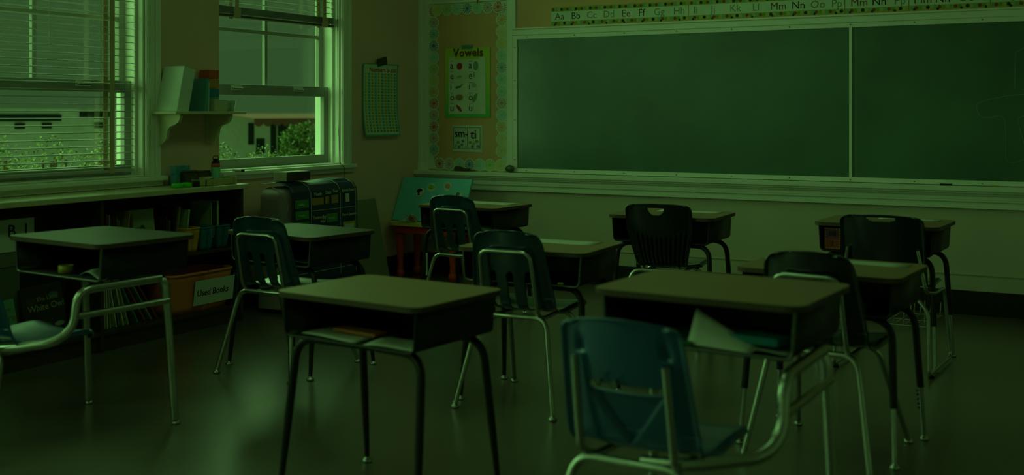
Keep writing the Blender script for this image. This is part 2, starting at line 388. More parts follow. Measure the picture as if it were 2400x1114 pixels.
def blob(cx, cz, rx, rz, m, n=14, a=0, jag=0):
    pc = MB(); pc.add([(cx+(rx*math.cos(t)*math.cos(a)-rz*math.sin(t)*math.sin(a))*(1+jag*((i % 2)-.5)), cz+(rx*math.cos(t)*math.sin(a)+rz*math.sin(t)*math.cos(a))*(1+jag*((i % 2)-.5)), 0) for i, t in enumerate([2*PI*k/n for k in range(n)])], [tuple(range(n))], 0, M=M); pc.build('picture', PMAT[m], PPAR)
blob(-.070, .13, .026, .028, 0); blob(.078, .13, .024, .036, 1); blob(-.072, .045, .026, .012, 2, a=.2); blob(.062, .06, .005, .024, 1)
blob(-.082, -.035, .028, .009, 3, a=.15); blob(-.055, -.022, .022, .004, 3, a=.6); blob(.063, -.02, .022, .02, 2); blob(-.072, -.115, .038, .026, 4, 22, jag=.5)
blob(.07, -.12, .016, .04, 1, a=-.5); blob(-.075, -.2, .036, .013, 0, a=-.8)
MB().box(-.05, .045, -.008, -.006, .262, .292).build('tape', col('green_tape', (70, 140, 110)), p)
p = poster_root('phonics_card', 'white sheet with the letter cards sm- and ti below the Vowels poster', 'card', -4.602, 1.054)
MB().grid(lambda u, v_: ((u-.5)*.268, -.003*math.sin(u*4), (v_-.5)*.206), 6, 4).build('sheet', col('laminated_white', (215, 222, 208), .35), p)
fr = MB()
for x0 in (-.124, .004):
    for (a, b_, c, e) in ((0, .116, 0, .003), (0, .116, .165, .168), (0, .003, 0, .168), (.113, .116, 0, .168)): fr.box(x0+a, x0+b_, -.0045, -.004, -.08+c, -.08+e)
fr.build('card_borders', ink, p)
MB().text('sm-', .085, FR(-.114, .012, .0048), 0, bold=.001).build('letters', ink, p); MB().text('ti', .1, FR(.032, .0, .0048), 0, bold=.001).build('letters', ink, p)
M = FR(0, 0, .0048); PPAR = p; PMAT = [col('print_olive', (140, 150, 100)), col('print_blue', (90, 140, 150)), col('print_grey', (120, 125, 115)), col('print_pale', (170, 180, 150))]
for (a, b_, m_) in ((-.08, -.03, 0), (-.035, -.02, 1), (-.045, -.05, 2), (-.1, -.055, 3), (-.07, -.065, 2), (.03, -.03, 0), (.06, -.04, 3), (.09, -.02, 0), (.05, -.062, 2), (.1, -.06, 1)): blob(a, b_, .014, .012, m_)
tag(MB().cyl((-4.50, YB-.03, 2.10), (-4.485, YB-.03, 2.2), .003, .012, 8).add([], []).build('red_pennant', col('pennant_red', (170, 50, 45))), 'small red pointed pennant hanging over the top of the pinboard', 'pennant')

# ---------------------------------------------------------------- chalkboard
cb = thing('chalkboard', 'long green chalkboard in a pale riveted frame along the back wall', 'chalkboard', (-2.4, YB, .83))
def cbx(a): return a+2.4
bz = lambda z: z-.83
MB().box(cbx(-4.15), cbx(-1.678), -.012, -.001, bz(.83), bz(1.815)).build('slate_panel', green, cb)
MB().box(cbx(-1.66), cbx(.62), -.012, -.001, bz(.83), bz(1.815)).build('slate_panel', green, cb)
f = MB(); f.box(cbx(-4.19), cbx(.66), -.020, 0, bz(1.811), bz(1.842)); f.box(cbx(-4.19), cbx(.66), -.024, 0, bz(.804), bz(.834))
f.box(cbx(-4.19), cbx(-4.152), -.022, 0, bz(.834), bz(1.811)); f.box(cbx(.62), cbx(.66), -.022, 0, bz(.834), bz(1.811))
f.build('frame', white, cb, bevel=.002)
MB().box(cbx(-1.679), cbx(-1.659), -.02, 0, bz(.834), bz(1.811)).build('divider_strip', white, cb, bevel=.002)
for k in range(12):
    xx = -4.07+k*.40
    for z_ in (1.829, .818):
        MB().cyl((cbx(xx), -.026, bz(z_)), (cbx(xx), -.018, bz(z_)), .0045, n=8).build('screw', steel, cb)
for z_ in (1.2, 1.5, 1.75, .9): MB().cyl((cbx(-4.171), -.026, bz(z_)), (cbx(-4.171), -.018, bz(z_)), .0045, n=8).build('screw', steel, cb)
dr = MB()
def chalkline(pts, r=.0016):
    dr.tube(fillet([(cbx(a), -.0125, bz(c)) for a, c in pts], .03, 4), r, 5)
chalkline([(-.683, 1.617), (-.687, 1.396)]); chalkline([(-.683, 1.617), (-.637, 1.65), (-.56, 1.66), (-.5, 1.6), (-.5, 1.42), (-.56, 1.385), (-.66, 1.40)])
chalkline([(-.903, 1.308), (-.842, 1.334), (-.709, 1.362), (-.637, 1.367), (-.4, 1.36), (-.3, 1.3)])
chalkline([(-.903, 1.308), (-.901, 1.261), (-.879, 1.226), (-.83, 1.222), (-.769, 1.24), (-.743, 1.213), (-.736, 1.1), (-.738, .978), (-.721, .949), (-.673, .953), (-.637, .972)])
chalkline([(-.60, 1.235), (-.675, 1.227), (-.661, 1.162), (-.64, 1.09), (-.62, .99), (-.56, .95)])
dr.build('chalk_drawing', chalk, cb)
# top rail and paper strip above
struct(MB().box(-4.19, XR, YB-.026, YB, 1.842, 1.885).box(-4.19, XR, YB-.034, YB, 1.885, 1.898).box(-4.19, -4.168, YB-.026, YB, 1.898, 2.5).build('trim_5', white, bevel=.003))
tag(MB().box(-4.165, XR-.02, YB-.006, YB-.001, 1.899, 2.45).build('backing_paper', orangep), 'tan paper backing strip above the chalkboard behind the alphabet', 'backing paper')
# alphabet strips
pale2 = col('strip_white', (218, 226, 208), .6); 
dotm = [col('dot_'+k, c, .6) for k, c in dict(base=(175, 175, 75), black_=(25, 28, 25), red=(150, 62, 34), aqua=(110, 175, 140), lime=(120, 160, 30), cream=(185, 190, 120)).items()]
import itertools
XL_ = {}
def stripx(px): # helper giving metres along the wall for the printed letters
    u = (px-1200)/2650; c, s = math.cos(R(29.2)), math.sin(R(29.2)); t = YB/(s*u+c); return (c*u-s)*t
LET = [('Aa', 1302, 'r'), ('Bb', 1340, 'k'), ('Cc', 1376, 'g'), ('Dd', 1415, 'g'), ('Ee', 1458, 'r'), ('Ff', 1497, 'k'), ('Gg', 1533, 'g'), ('Hh', 1579, 'g'),
       ('Ii', 1626, 'g'), ('Jj', 1667, 'g'), ('Kk', 1711, 'g'), ('Ll', 1764, 'g'), ('Mm', 1806, 'r'), ('Nn', 1856, 'k'), ('Oo', 1900, 'y'), ('Pp', 1949, 'g'),
       ('Mm', 1994, 'r'), ('Nn', 2044, 'k'), ('Pp', 2096, 'g'), ('Mm', 2142, 'r'), ('Nn', 2192, 'k'), ('Oo', 2246, 'y'), ('Pp', 2304, 'g'), ('Qq', 2356, 'g')]
lm = {'r': col('letter_brown', (120, 70, 50)), 'k': ink, 'g': col('letter_grey_green', (125, 140, 105)), 'y': col('letter_olive', (120, 130, 60))}
segs = [(-3.868, stripx(1615), 'Aa to Hh, first at the left'), (stripx(1616), stripx(1981), 'Ii to Pp, in the middle'), (stripx(1982), stripx(2131), 'Mm Nn Pp, short repeat piece'), (stripx(2132), -.36, 'Mm Nn Oo Pp, last one at the right edge')]
for si, (a, c, nm) in enumerate(segs):
    t = thing('alphabet_strip', 'white dotted-border alphabet strip reading '+nm, 'alphabet strip', (a, YB-.008, 1.906), group='alphabet strips above the chalkboard')
    L = c-a-.003
    MB().box(0, L, -.002, 0, .030, .102).build('letter_band', pale2, t)
    d = MB(); d.box(0, L, -.0015, 0, 0, .030); d.box(0, L, -.0015, 0, .102, .136)
    cyc = itertools.cycle([3, 2, 4, 5, 1, 5, 3, 2, 4, 5]); x_ = .018; k = 0
    while x_ < L-.012:
        for zc in (.015, .118):
            d.disc((0, 0, 0), .0115, FR(x_, zc, .0022+.0003*(k % 2)), 12, next(cyc) if zc < .1 else (2, 3, 5, 1, 4)[k % 5])
        if k % 6 == 0: d.disc((0, 0, 0), .008, FR(x_+.012, .004, .0031), 10, 1)
        x_ += .0235; k += 1
    d.build('dotted_border', dotm, t)
    for s_, px, cc in LET:
        X = stripx(px)
        if a-.01 <= X < c: MB().text(s_, .072, FR(X-a, .043, .0025)).build('letter_pair', lm[cc], t)

# things on the chalk ledge
t = thing('eraser_stack', 'brown felt eraser lump with crumpled scraps on the ledge under the pinboard', 'eraser', (-4.60, YB-.05, .801))
MB().grid(lambda u, v_: (-.085+.13*v_, .024*math.cos(PI*u), .002+.036*math.sin(PI*u)*(.55+.45*math.sin(PI*min(1, v_+.35)))), 8, 8).build('body', col('brown_felt', (96, 72, 48), .9), t, solid=.002)
for k in range(3): MB().lathe([(0, 0), (.009, .003), (.011, .009), (.004, .014), (0, .015)], (.055+k*.014, -.01+.006*k, 0), 8).build('scrap', col('tan_scrap', (140, 110, 72)), t)
g_ = MB(); g_.grid(lambda u, v_: (.038*math.cos(2*PI*u)*math.sin(PI*v_)*(1+.12*math.sin(9*u+7*v_)), .016*math.sin(2*PI*u)*math.sin(PI*v_)-.0, .027-.027*math.cos(PI*v_)*(1+.06*math.sin(13*u))), 16, 10)
o = g_.build('crumpled_foil_ball', col('grey_green_foil', (90, 110, 85), .35, metal=.6, bump=.5, scale=60)); o.location = (-4.2, YB-.05, .803)
tag(o, 'crumpled grey foil ball on the ledge by the chalkboard corner', 'foil ball')
tag(MB().cyl((-1.109, YB-.07, .807), (-1.04, YB-.066, .807), .006, n=10).build('black_marker', ink), 'short black marker lying on the chalk ledge', 'marker')
tag(MB().cyl((-.806, YB-.07, .806), (-.77, YB-.07, .806), .005, n=10).build('chalk_stick', col('yellow_chalk', (190, 190, 70))), 'stub of yellow chalk on the chalk ledge at the right', 'chalk')

# ---------------------------------------------------------------- numbers chart on the left wall
nc = thing('number_chart', 'curled paper chart titled Numbers 0-200 taped to the tan wall', 'chart', (XL+.004, 6.985, 1.08))
cw_, ch_ = .225, .545
def LF(y, z, d=0): return Matrix(((0,0,1,d),(1,0,0,y),(0,1,0,z),(0,0,0,1)))
curl = lambda z: .03*max(0, (.25-z)/.25)**2+.012*max(0, (z-.5)/.05)
MB().grid(lambda u, v_: (curl(v_*ch_)+.002, (u-.5)*2*cw_, v_*ch_), 6, 16).build('sheet', col('chart_teal_margin', (90, 180, 170), .6), nc)
MB().grid(lambda u, v_: (curl(.012+v_*(ch_-.02))+.004, -.212+u*.418, .012+v_*(ch_-.02)), 6, 16).build('printed_area', col('chart_pale', (212, 226, 196), .6), nc)
ce = MB(); nm = MB()
for c in range(10):
    for r in range(20):
        y_ = -.205+c*.0408; z_ = .46-r*.0226; q = curl(z_)+.005
        ce.add([(q, y_+.004, z_-.004), (q, y_+.036, z_-.004), (q, y_+.036, z_+.015), (q, y_+.004, z_+.015)], [(0, 1, 2, 3)], c % 2)
        nm.text(str(c*20+r+1), .017, LF(y_+.006, z_, q+.0005), c % 2, bold=.0002, ext=.0002)
ce.build('number_cells', [col('cell_yellow', (215, 215, 140)), col('cell_blue', (150, 210, 200))], nc)
nm.build('numerals', [col('num_olive', (90, 90, 30)), col('num_blue', (30, 70, 90))], nc)
MB().grid(lambda u, v_: (curl(.485)+.0052, -.15+u*.345, .478+v_*.04), 1, 1).build('title_band', col('chart_pale2', (225, 230, 205)), nc)
MB().text('Numbers 0-200', .054, LF(-.145, .482, curl(.485)+.0065), bold=.001).build('title', col('title_red', (190, 80, 70)), nc)
MB().box(.016, .018, -.06, .065, -.028, .03, M=Matrix.Translation((0, -.0, .56)) @ Matrix.Rotation(R(12), 4, 'X')).build('tape', col('dark_green_tape', (20, 60, 40)), nc)

# ---------------------------------------------------------------- bracket shelf and what stands on it
sf = thing('bracket_shelf', 'small cream wooden shelf on two scroll brackets between the windows', 'shelf', (XL+.012, 5.0, 1.245))
creamp = col('cream_shelf_paint', (214, 205, 170), .45)
MB().box(0, .205, -.29, .29, 0, .018).build('board', creamp, sf, bevel=.004)
for yy in (-.23, .18):
    prof = [(0, 0), (.185, 0), (.185, -.02), (.17, -.045), (.14, -.062), (.105, -.072), (.085, -.09), (.08, -.12), (.07, -.15), (.045, -.172), (.03, -.178), (0, -.178)]
    b_ = MB(); b_.prism([(a, c) for a, c in prof], -.011, .011, M=Matrix(((1,0,0,0),(0,0,-1,yy),(0,1,0,0),(0,0,0,1))))
    b_.box(0, .014, yy-.03, yy+.03, -.178, 0); b_.build('bracket', creamp, sf, bevel=.003)
# leaning binders
bn = thing('ring_binder', 'big white ring binder leaning at the left end of the bracket shelf', 'binder', (XL+.03, 4.735, 1.2635))
M = Matrix.Rotation(R(-13), 4, 'X')
MB().box(0, .165, 0, .006, 0, .27, M=M).box(0, .165, .084, .090, 0, .27, M=M).box(.160, .166, 0, .09, 0, .27, M=M).build('cover', col('binder_white', (226, 232, 224), .35), bn, bevel=.002)
bm_ = MB()
for k in range(11): bm_.box(.004, .155, .009+k*.0068, .0145+k*.0068, .006, .262, M=M)
bm_.build('pages', col('page_edges', (176, 184, 165), .8), bn)
for k, (h, c, wd) in enumerate([(.195, (90, 160, 170), .018), (.175, (160, 190, 175), .012)]):
    t = tag(MB().box(0, .15, 0, wd, 0, h).build('workbook', [col('wb%d' % k, c, .5)], bevel=.001), ['teal workbook standing beside the white binder', 'pale spiral workbook next to the coloured boxes on the shelf'][k], 'workbook')
    t.location = (XL+.035, 4.968+k*.024, 1.2635)
    t.rotation_euler = (R(-5+3*k), 0, 0)
zz = 1.2635
for k, (nm_, c, y_, h) in enumerate([('green', (60, 160, 80), 5.085, .085), ('blue', (40, 120, 170), 5.085, .055), ('tan', (200, 140, 60), 5.085, .058), ('red', (215, 90, 45), 5.082, .055)]):
    o = MB().box(0, .08, 0, .085, 0, h-.002).build('small_box', col('smallbox_'+nm_, c), bevel=.002); o.location = (XL+.028, y_, zz+.062*(1) if 0 else zz)
    tag(o, {'red': 'orange-red box on top of the small stack on the bracket shelf', 'tan': 'tan box second from the top of the shelf stack', 'blue': 'blue box under the tan one in the shelf stack', 'green': 'green box at the bottom of the coloured shelf stack'}[nm_], 'box', 'stacked boxes on the bracket shelf')
    zz += h
o = MB().box(0, .07, 0, .105, 0, .07).build('card_box', col('cream_card', (205, 200, 170)), bevel=.002); o.location = (XL+.125, 5.04, 1.2635)
tag(o, 'low cream card box in front of the coloured stack on the shelf', 'box')
tb = MB(); tb.grid(lambda u, v_: ((.045+.008*v_)*math.copysign(abs(math.cos(2*PI*u))**.5, math.cos(2*PI*u)), (.052+.012*v_)*math.copysign(abs(math.sin(2*PI*u))**.5, math.sin(2*PI*u)), .066*v_), 24, 3)
o = tb.build('plastic_tub', col('clear_grey_plastic', (170, 190, 165), .3), solid=.002); o.location = (XL+.12, 5.20, 1.2635); tag(o, 'translucent plastic tub at the right end of the bracket shelf', 'tub')

# ---------------------------------------------------------------- long low bookcase under the windows
CX0, CX1 = XL, -4.72
bk = thing('bookcase', 'long low dark bookcase with a cream counter under the windows', 'bookcase', (XL+.022, 0, 0))
BX = XL+.022; fx = CX1-BX-.02
MB().box(0, CX1-BX, 1.6, 5.185, .797, .8255).build('countertop', counterm, bk, bevel=.004)
MB().box(0, .012, 1.62, 5.16, .03, .797).build('back_panel', woodd, bk)
for yy in (1.62, 2.85, 4.095, 5.14): MB().box(.012, fx, yy, yy+.022, .0, .797).build('upright', woodd, bk, bevel=.002)
for (a, c) in ((1.642, 2.85), (2.872, 4.095), (4.117, 5.14)):
    MB().box(.012, fx, a, c, .086, .105).build('shelf_board', woodd, bk, bevel=.002)
    if a > 4: MB().box(.012, fx, a, c, .437, .455).build('shelf_board', woodd, bk, bevel=.002)
MB().box(fx-.04, fx-.02, 1.62, 5.15, 0, .086).build('kick_board', woodd, bk)
SX = -4.80   # book fronts
def book(y, th, h, rgb, z, lab, lean=0, dep=.16, cov=None, name='book', grp=None, x=SX):
    t = thing(name, lab, 'book', (x, y, z+.0012+(th*math.sin(R(-lean)) if lean < 0 else 0)), group=grp)
    M = Matrix.Rotation(R(lean), 4, 'X')
    key = 'cover_%d_%d_%d' % rgb
    MB().box(-dep, 0, 0, th*.14, 0, h, M=M).box(-dep, 0, th*.86, th, 0, h, M=M).box(-.0015, 0, 0, th, 0, h, M=M).build('cover', col(key, rgb, .5), t)
    MB().box(-dep+.002, -.002, th*.14, th*.86, .003, h-.004, M=M).build('pages', col('cream_pages', (200, 190, 150), .9), t)
    return t
GT = 'books standing on the upper shelf'
data = [(4.18, .012, .26, (120, 60, 35), 'rust-spined book, tallest at the left end of the upper shelf', 0), (4.196, .010, .255, (150, 130, 80), 'tan thin book beside the rust-spined one', 0), (4.215, .014, .235, (25, 50, 60), 'dark blue book left of the red-striped ones on the upper shelf', -2),
        (4.235, .012, .235, (120, 50, 50), 'thin maroon book left of the mauve one', -2), (4.252, .013, .235, (110, 90, 90), 'mauve-spined book between maroon and olive ones', -1), (4.272, .012, .22, (110, 110, 80), 'olive-grey book in the middle of the upper shelf row', -3),
        (4.305, .012, .26, (150, 140, 70), 'yellow book leaning right on the upper shelf', 7), (4.322, .013, .245, (140, 55, 30), 'orange-red book leaning against the yellow one', 6), (4.345, .012, .205, (70, 120, 50), 'short green book before the leaning picture book', 2),
        (4.42, .014, .165, (60, 140, 130), 'small turquoise book in front of the leaning picture book', 0), (4.44, .013, .165, (130, 120, 60), 'small olive book beside the turquoise one', 0),
        (4.60, .012, .215, (70, 40, 60), 'short plum book right of the leaning picture book', 0), (4.618, .012, .19, (110, 90, 40), 'short brown book beside the plum one', 2), (4.64, .014, .27, (40, 40, 50), 'tall charcoal book leaning near the yellow bin', 8), (4.665, .007, .265, (170, 160, 70), 'thin pale yellow book leaning left of the yellow bin', 9)]
for (y, th, h, c, lab, ln) in data: book(y, th, h, c, .455, lab, -ln if ln else 0, grp=GT)
# picture book leaning face out
pbk = thing('picture_book', 'pale green picture book leaning face out on the upper shelf', 'book', (-4.825, 4.36, .457))
Mx = Matrix.Rotation(R(-7), 4, 'Y')
MB().box(-.012, 0, 0, .20, 0, .262, M=Mx).build('cover', col('pale_green_cover', (150, 160, 125), .4), pbk, bevel=.001)
q = MB()
for (a, c, r) in ((.11, .16, .016), (.10, .12, .03), (.115, .09, .02)): q.disc((a, c, 0), r, Mx @ Matrix(((0,0,1,.001),(1,0,0,0),(0,1,0,0),(0,0,0,1))), 14)
q.build('cover_picture', col('dark_print', (50, 60, 45)), pbk)
def bin_(name, label, y, z, L, D, H, rgb, x=-4.74, rim=.012, rough=.4, flare=.015):
    t = thing(name, label, 'bin', (x-D/2, y+L/2, z+.001))
    def sq(u, k): 
        a = 2*PI*u; e = .28; return math.copysign(abs(math.cos(a))**e, math.cos(a))*(D/2-flare+flare*k), math.copysign(abs(math.sin(a))**e, math.sin(a))*(L/2-flare+flare*k)
    m_ = col('bin_%d_%d_%d' % rgb, rgb, rough)
    b_ = MB(); b_.grid(lambda u, v_: (*sq(u, v_), H*v_), 40, 6); b_.add([(*sq(k/40, 0), .002) for k in range(40)], [tuple(range(40))])
    b_.build('body', m_, t, solid=.003, off=0)
    MB().tube([(*sq(k/40, 1), H) for k in range(41)], rim*.5, 6, cap=False).build('rim', m_, t)
    return t
bin_('book_bin', 'small yellow-orange bin on the middle shelf', 4.70, .455, .115, .22, .135, (225, 150, 50))
bin_('book_bin', 'dark teal bin with a thin wire loop hanging on its front', 4.815, .455, .115, .22, .13, (24, 110, 135))
bin_('book_bin', 'plain dark teal bin nearest the end panel of the shelf', 4.945, .455, .115, .22, .13, (20, 96, 125))
tag(MB().tube(fillet([(-4.728, 4.875, .585), (-4.727, 4.885, .53), (-4.727, 4.90, .53), (-4.728, 4.905, .585)], .02, 4), .0012, 6).build('wire_loop', col('pale_wire', (150, 170, 160))), 'thin pale wire loop hanging over the dark teal bin', 'wire loop')
book(4.735, .022, .235, (160, 180, 140), .462, 'tall pale green folder standing in the yellow-orange bin', -8, .16)
book(4.95, .012, .265, (150, 160, 120), .462, 'thin pale book left of the spiral notebook in the teal bin', 0, .16)
book(4.965, .026, .262, (15, 50, 60), .462, 'thick dark book between pale covers in the teal bin', 0, .16)
t = book(4.995, .026, .268, (180, 190, 150), .462, 'pale spiral notebook standing in the teal bin', 0, .16, name='spiral_notebook')
s_ = MB()
for k in range(22): s_.tube([(-.002, -.001, .02+k*.011), (.004, .004, .024+k*.011), (-.002, .009, .02+k*.011)], .0012, 5)
s_.build('spiral', ink, t)
tag(MB().box(-5.01, -4.965, 4.72, 4.93, .4565, .73).build('picture_book', col('brown_picture', (70, 58, 30), .5)), 'dim brown picture book standing behind the bins', 'book')
# used books bin
ub = bin_('book_bin', 'large orange bin with a white card reading Used Books', 4.585, .105, .50, .25, .225, (232, 124, 56), x=-4.735, rim=.018, flare=.03)
M = Matrix.Translation((.1185, 0, .113)) @ Matrix.Rotation(R(7.6), 4, 'Y')
MB().box(-.001, .0, -.075, .245, -.075, .07, M=M).build('label_card', paper, ub)
MB().text('Used Books', .0535, M @ LF(-.055, -.022, .001), bold=.0004, ext=.0003, sp=.98).build('lettering', ink, ub)
bin_('book_bin', 'dark blue bin half hidden behind the chair at the shelf end', 5.082, .105, .046, .22, .2, (16, 50, 84), x=-4.745, flare=.006)
# lower shelf books
GB = 'leaning books on the bottom shelf'
book(4.125, .030, .265, (176, 170, 90), .105, 'thick cream-yellow book upright at the left of the bottom shelf', 0, .18, grp=GB)
low = [(4.158, .010, .25, (30, 50, 60), 0, 'thin navy book right after the thick cream one'), (4.170, .008, .26, (190, 190, 160), 1, 'thin grey-white book upright by the navy one'), (4.185, .010, .258, (205, 210, 180), 2, 'pale book tilting slightly left beside the grey-white one'),
       (4.207, .008, .26, (170, 180, 150), 4, 'grey-green book fanned out second in the leaning row'), (4.245, .009, .275, (215, 210, 170), 10.5, 'ivory book leaning left in the bottom row'), (4.264, .012, .272, (90, 110, 105), 12, 'slate book leaning left beside the ivory one'),
       (4.293, .012, .27, (205, 200, 155), 14, 'beige book leaning left in the middle of the bottom row'), (4.328, .008, .275, (170, 195, 150), 17, 'sage book leaning left in the bottom row'), (4.392, .012, .28, (60, 130, 120), 28, 'teal book sloping steeply to the left'),
       (4.442, .012, .29, (150, 75, 55), 31, 'rust book sloping steeply near the orange bin'), (4.49, .012, .29, (110, 140, 115), 33, 'grey-green book sloping against the orange bin'), (4.532, .010, .30, (140, 65, 60), 34, 'dark red book lying steepest beside the orange bin')]
for (y, th, h, c, ln, lab) in low: book(y, th, h, c, .105+abs(math.sin(R(ln)))*th*0, lab, ln, .17, grp=GB)
# poster and face-out books in the left bay
pp = thing('paper_sign', 'white paper sign lettered B L taped inside the left bookcase bay', 'sign', (-4.85, 3.64, .60))
MB().grid(lambda u, v_: (.002*math.sin(v_*6), -.35+u*.485, -.03+v_*.16), 4, 6).build('sheet', paper, pp)
MB().text('B  L', .085, LF(-.02, .045, .003)).build('lettering', ink, pp)
bx = thing('file_box', 'grey lidded file box standing in the left bookcase bay', 'box', (-4.86, 3.02, .106))
MB().box(-.14, 0, -.1, .68, 0, .39).build('body', col('grey_file_box', (92, 100, 82), .7), bx, bevel=.003)
MB().box(-.145, .006, -.105, .685, .39, .46).build('lid', col('grey_file_lid', (105, 112, 92), .7), bx, bevel=.003)
def faceout(y, z, w_, h, label, m_, lean, yaw=0):
    t = thing('picture_book', label, 'book', (-4.80, y, z)); t.rotation_euler = (R(yaw), R(-lean), 0)
    MB().box(-.012, 0, 0, w_, 0, h).build('cover', m_, t, bevel=.001); return t
t = faceout(3.70, .112, .245, .27, 'dark picture book titled The Little White Owl leaning in the left bay', col('owl_cover', (26, 34, 32), .45, rgb2=(52, 50, 40), scale=10), 9, 4)
q = MB(); q.text('The Little', .033, LF(.085, .19, .001)); q.text('White Owl', .047, LF(.03, .145, .001), bold=.0004); q.build('title', col('owl_letters', (150, 150, 110)), t)
M = LF(0, 0, .001); PPAR = t; PMAT = [col('owl_a', (110, 84, 50)), col('owl_b', (60, 100, 110)), col('owl_c', (140, 150, 130)), col('owl_d', (70, 54, 34))]
blob(.06, .07, .028, .03, 0); blob(.13, .055, .026, .026, 1); blob(.2, .06, .03, .012, 2); blob(.05, .2, .03, .02, 3); blob(.19, .21, .03, .015, 1)
t = faceout(3.40, .112, .26, .215, 'pale teal picture book lettered Rhyme and Claire leaning in the left bay', col('claire_cover', (100, 158, 128), .45), 9, 4)
q = MB(); q.text('Rhyme', .034, LF(.14, .16, .001)); q.text('Claire', .05, LF(.135, .11, .001)); q.build('lettering', col('claire_letters', (130, 110, 70)), t)
PPAR = t; PMAT = [col('claire_brown', (104, 80, 46)), col('claire_green', (80, 120, 60))]; blob(.1, .07, .05, .03, 0); blob(.12, .11, .024, .024, 0); blob(.03, .12, .02, .03, 1)

# things on the counter
ZC_ = .8265
o = MB().box(-.02, .02, 0, .115, 0, .115).build('puzzle_box', [col('puzzle_blue', (30, 120, 170), .4, rgb2=(110, 190, 200), scale=22)], bevel=.002); o.location = (-4.96, 4.81, ZC_+.0); tag(o, 'blue puzzle box standing at the back of the counter under the shelf', 'box')
def wedge(name, label, rgb, loc, w_, d_, h, slope):
    t = thing(name, label, 'box', loc)
    MB().prism([(-d_/2, 0), (d_/2, 0), (d_/2-slope, h), (-d_/2+slope*.2, h)], 0, w_, M=Matrix(((1,0,0,0),(0,0,1,0),(0,1,0,0),(0,0,0,1)))).build('body', col(name+'_m', rgb, .4, rgb2=tuple(int(c*1.6) for c in rgb), scale=30), t, bevel=.003)
    return t
def lid_(t, w_, d_, h):
    MB().box(-d_/2, d_/2-.01, -.004, w_+.004, h, h+.012).build('lid', col('dark_tin_lid', (72, 74, 60), .4), t, bevel=.003)
t = wedge('spice_tin', 'dark patterned tin tilted in front of the blue box', (44, 36, 24), (-4.91, 4.845, ZC_), .10, .07, .075, .03); lid_(t, .1, .04, .075)
t = wedge('napkin_box', 'dark box with a scalloped flap beside the teal bottle', (50, 46, 34), (-4.93, 4.955, ZC_), .105, .07, .07, .01); lid_(t, .105, .06, .07)
bt = thing('water_bottle', 'teal water bottle with an orange band and carry loop on the counter', 'bottle', (-4.885, 5.08, ZC_))
MB().lathe([(0, 0), (.026, 0), (.028, .005), (.028, .095), (.026, .1)]).build('body', col('bottle_teal', (130, 215, 185), .25), bt)
MB().lathe([(.026, .1), (.0285, .101), (.0285, .122), (.026, .123)]).build('band', col('bottle_orange', (220, 100, 50), .4), bt)
MB().lathe([(.026, .123), (.024, .132), (.018, .136), (.018, .150), (0, .151)]).build('cap', ink, bt)
MB().tube(fillet([(0, -.022, .13), (0, -.024, .168), (0, .024, .168), (0, .022, .13)], .014, 4), .003, 7).build('carry_loop', col('loop_orange', (140, 80, 40)), bt)
og = thing('desk_organizer', 'cream tray organizer with papers near the end of the counter', 'organizer', (-4.83, 4.93, ZC_))
m_ = col('organizer_cream', (190, 178, 125), .5)
q = MB(); q.box(-.07, .06, -.05, .19, 0, .003)
for yy in (-.05, .01, .19): q.box(-.07, .06, yy, yy+.006, 0, .036 if yy < .1 else .045)
q.box(.055, .06, -.05, .196, 0, .036); q.box(-.07, -.065, -.05, .196, 0, .045); q.cyl((.064, .013, 0), (.064, .013, .037), .008, n=12); q.cyl((.064, .19, 0), (.064, .19, .045), .01, n=12)
q.build('tray', m_, og, bevel=.001)
for k in range(5):
    MB().box(-.05, .0, 0, .05, 0, .002, M=Matrix.Translation((.01, .02+.03*k, .034)) @ Matrix.Rotation(R(20*k), 4, 'Z') @ Matrix.Rotation(R(12-6*k), 4, 'X')).build('paper_slip', [paper, col('pink_slip', (170, 130, 110))][k % 2], og)
neon = col('neon_green', (70, 210, 50), .4)
for k in range(2):
    ring = MB(); ring.lathe([(.026, 0), (.032, .004), (.032, .022), (.026, .026), (.02, .022), (.02, .004), (.026, 0)])
    o = ring.build('tape_roll', neon); o.location = (-4.80, 4.685+k*.07, ZC_); tag(o, ['neon green tape roll at the left on the counter', 'neon green tape roll beside the small dark jar'][k], 'tape roll')
j = thing('small_jar', 'small dark jar between the green tape roll and the tray', 'jar', (-4.79, 4.822, ZC_))
MB().lathe([(0, 0), (.02, 0), (.022, .004), (.022, .026), (.019, .03)]).build('body', ink, j); MB().lathe([(.019, .03), (.022, .031), (.022, .04), (0, .041)]).build('lid', col('jar_lid', (90, 110, 90)), j)
mk = thing('marker', 'white marker with a black cap lying across the window sill edge', 'marker', (XL+.03, 5.385, .893)); mk.rotation_euler = (0, R(3), R(0))
pa, pb_ = Vector((0, -.02, -.001)), Vector((.052, .035, -.0015))
MB().cyl(pa, pa.lerp(pb_, .72), .0075, n=12).build('barrel', paper, mk); MB().cyl(pa.lerp(pb_, .72), pb_, .008, .0075, n=12).build('cap', ink, mk)

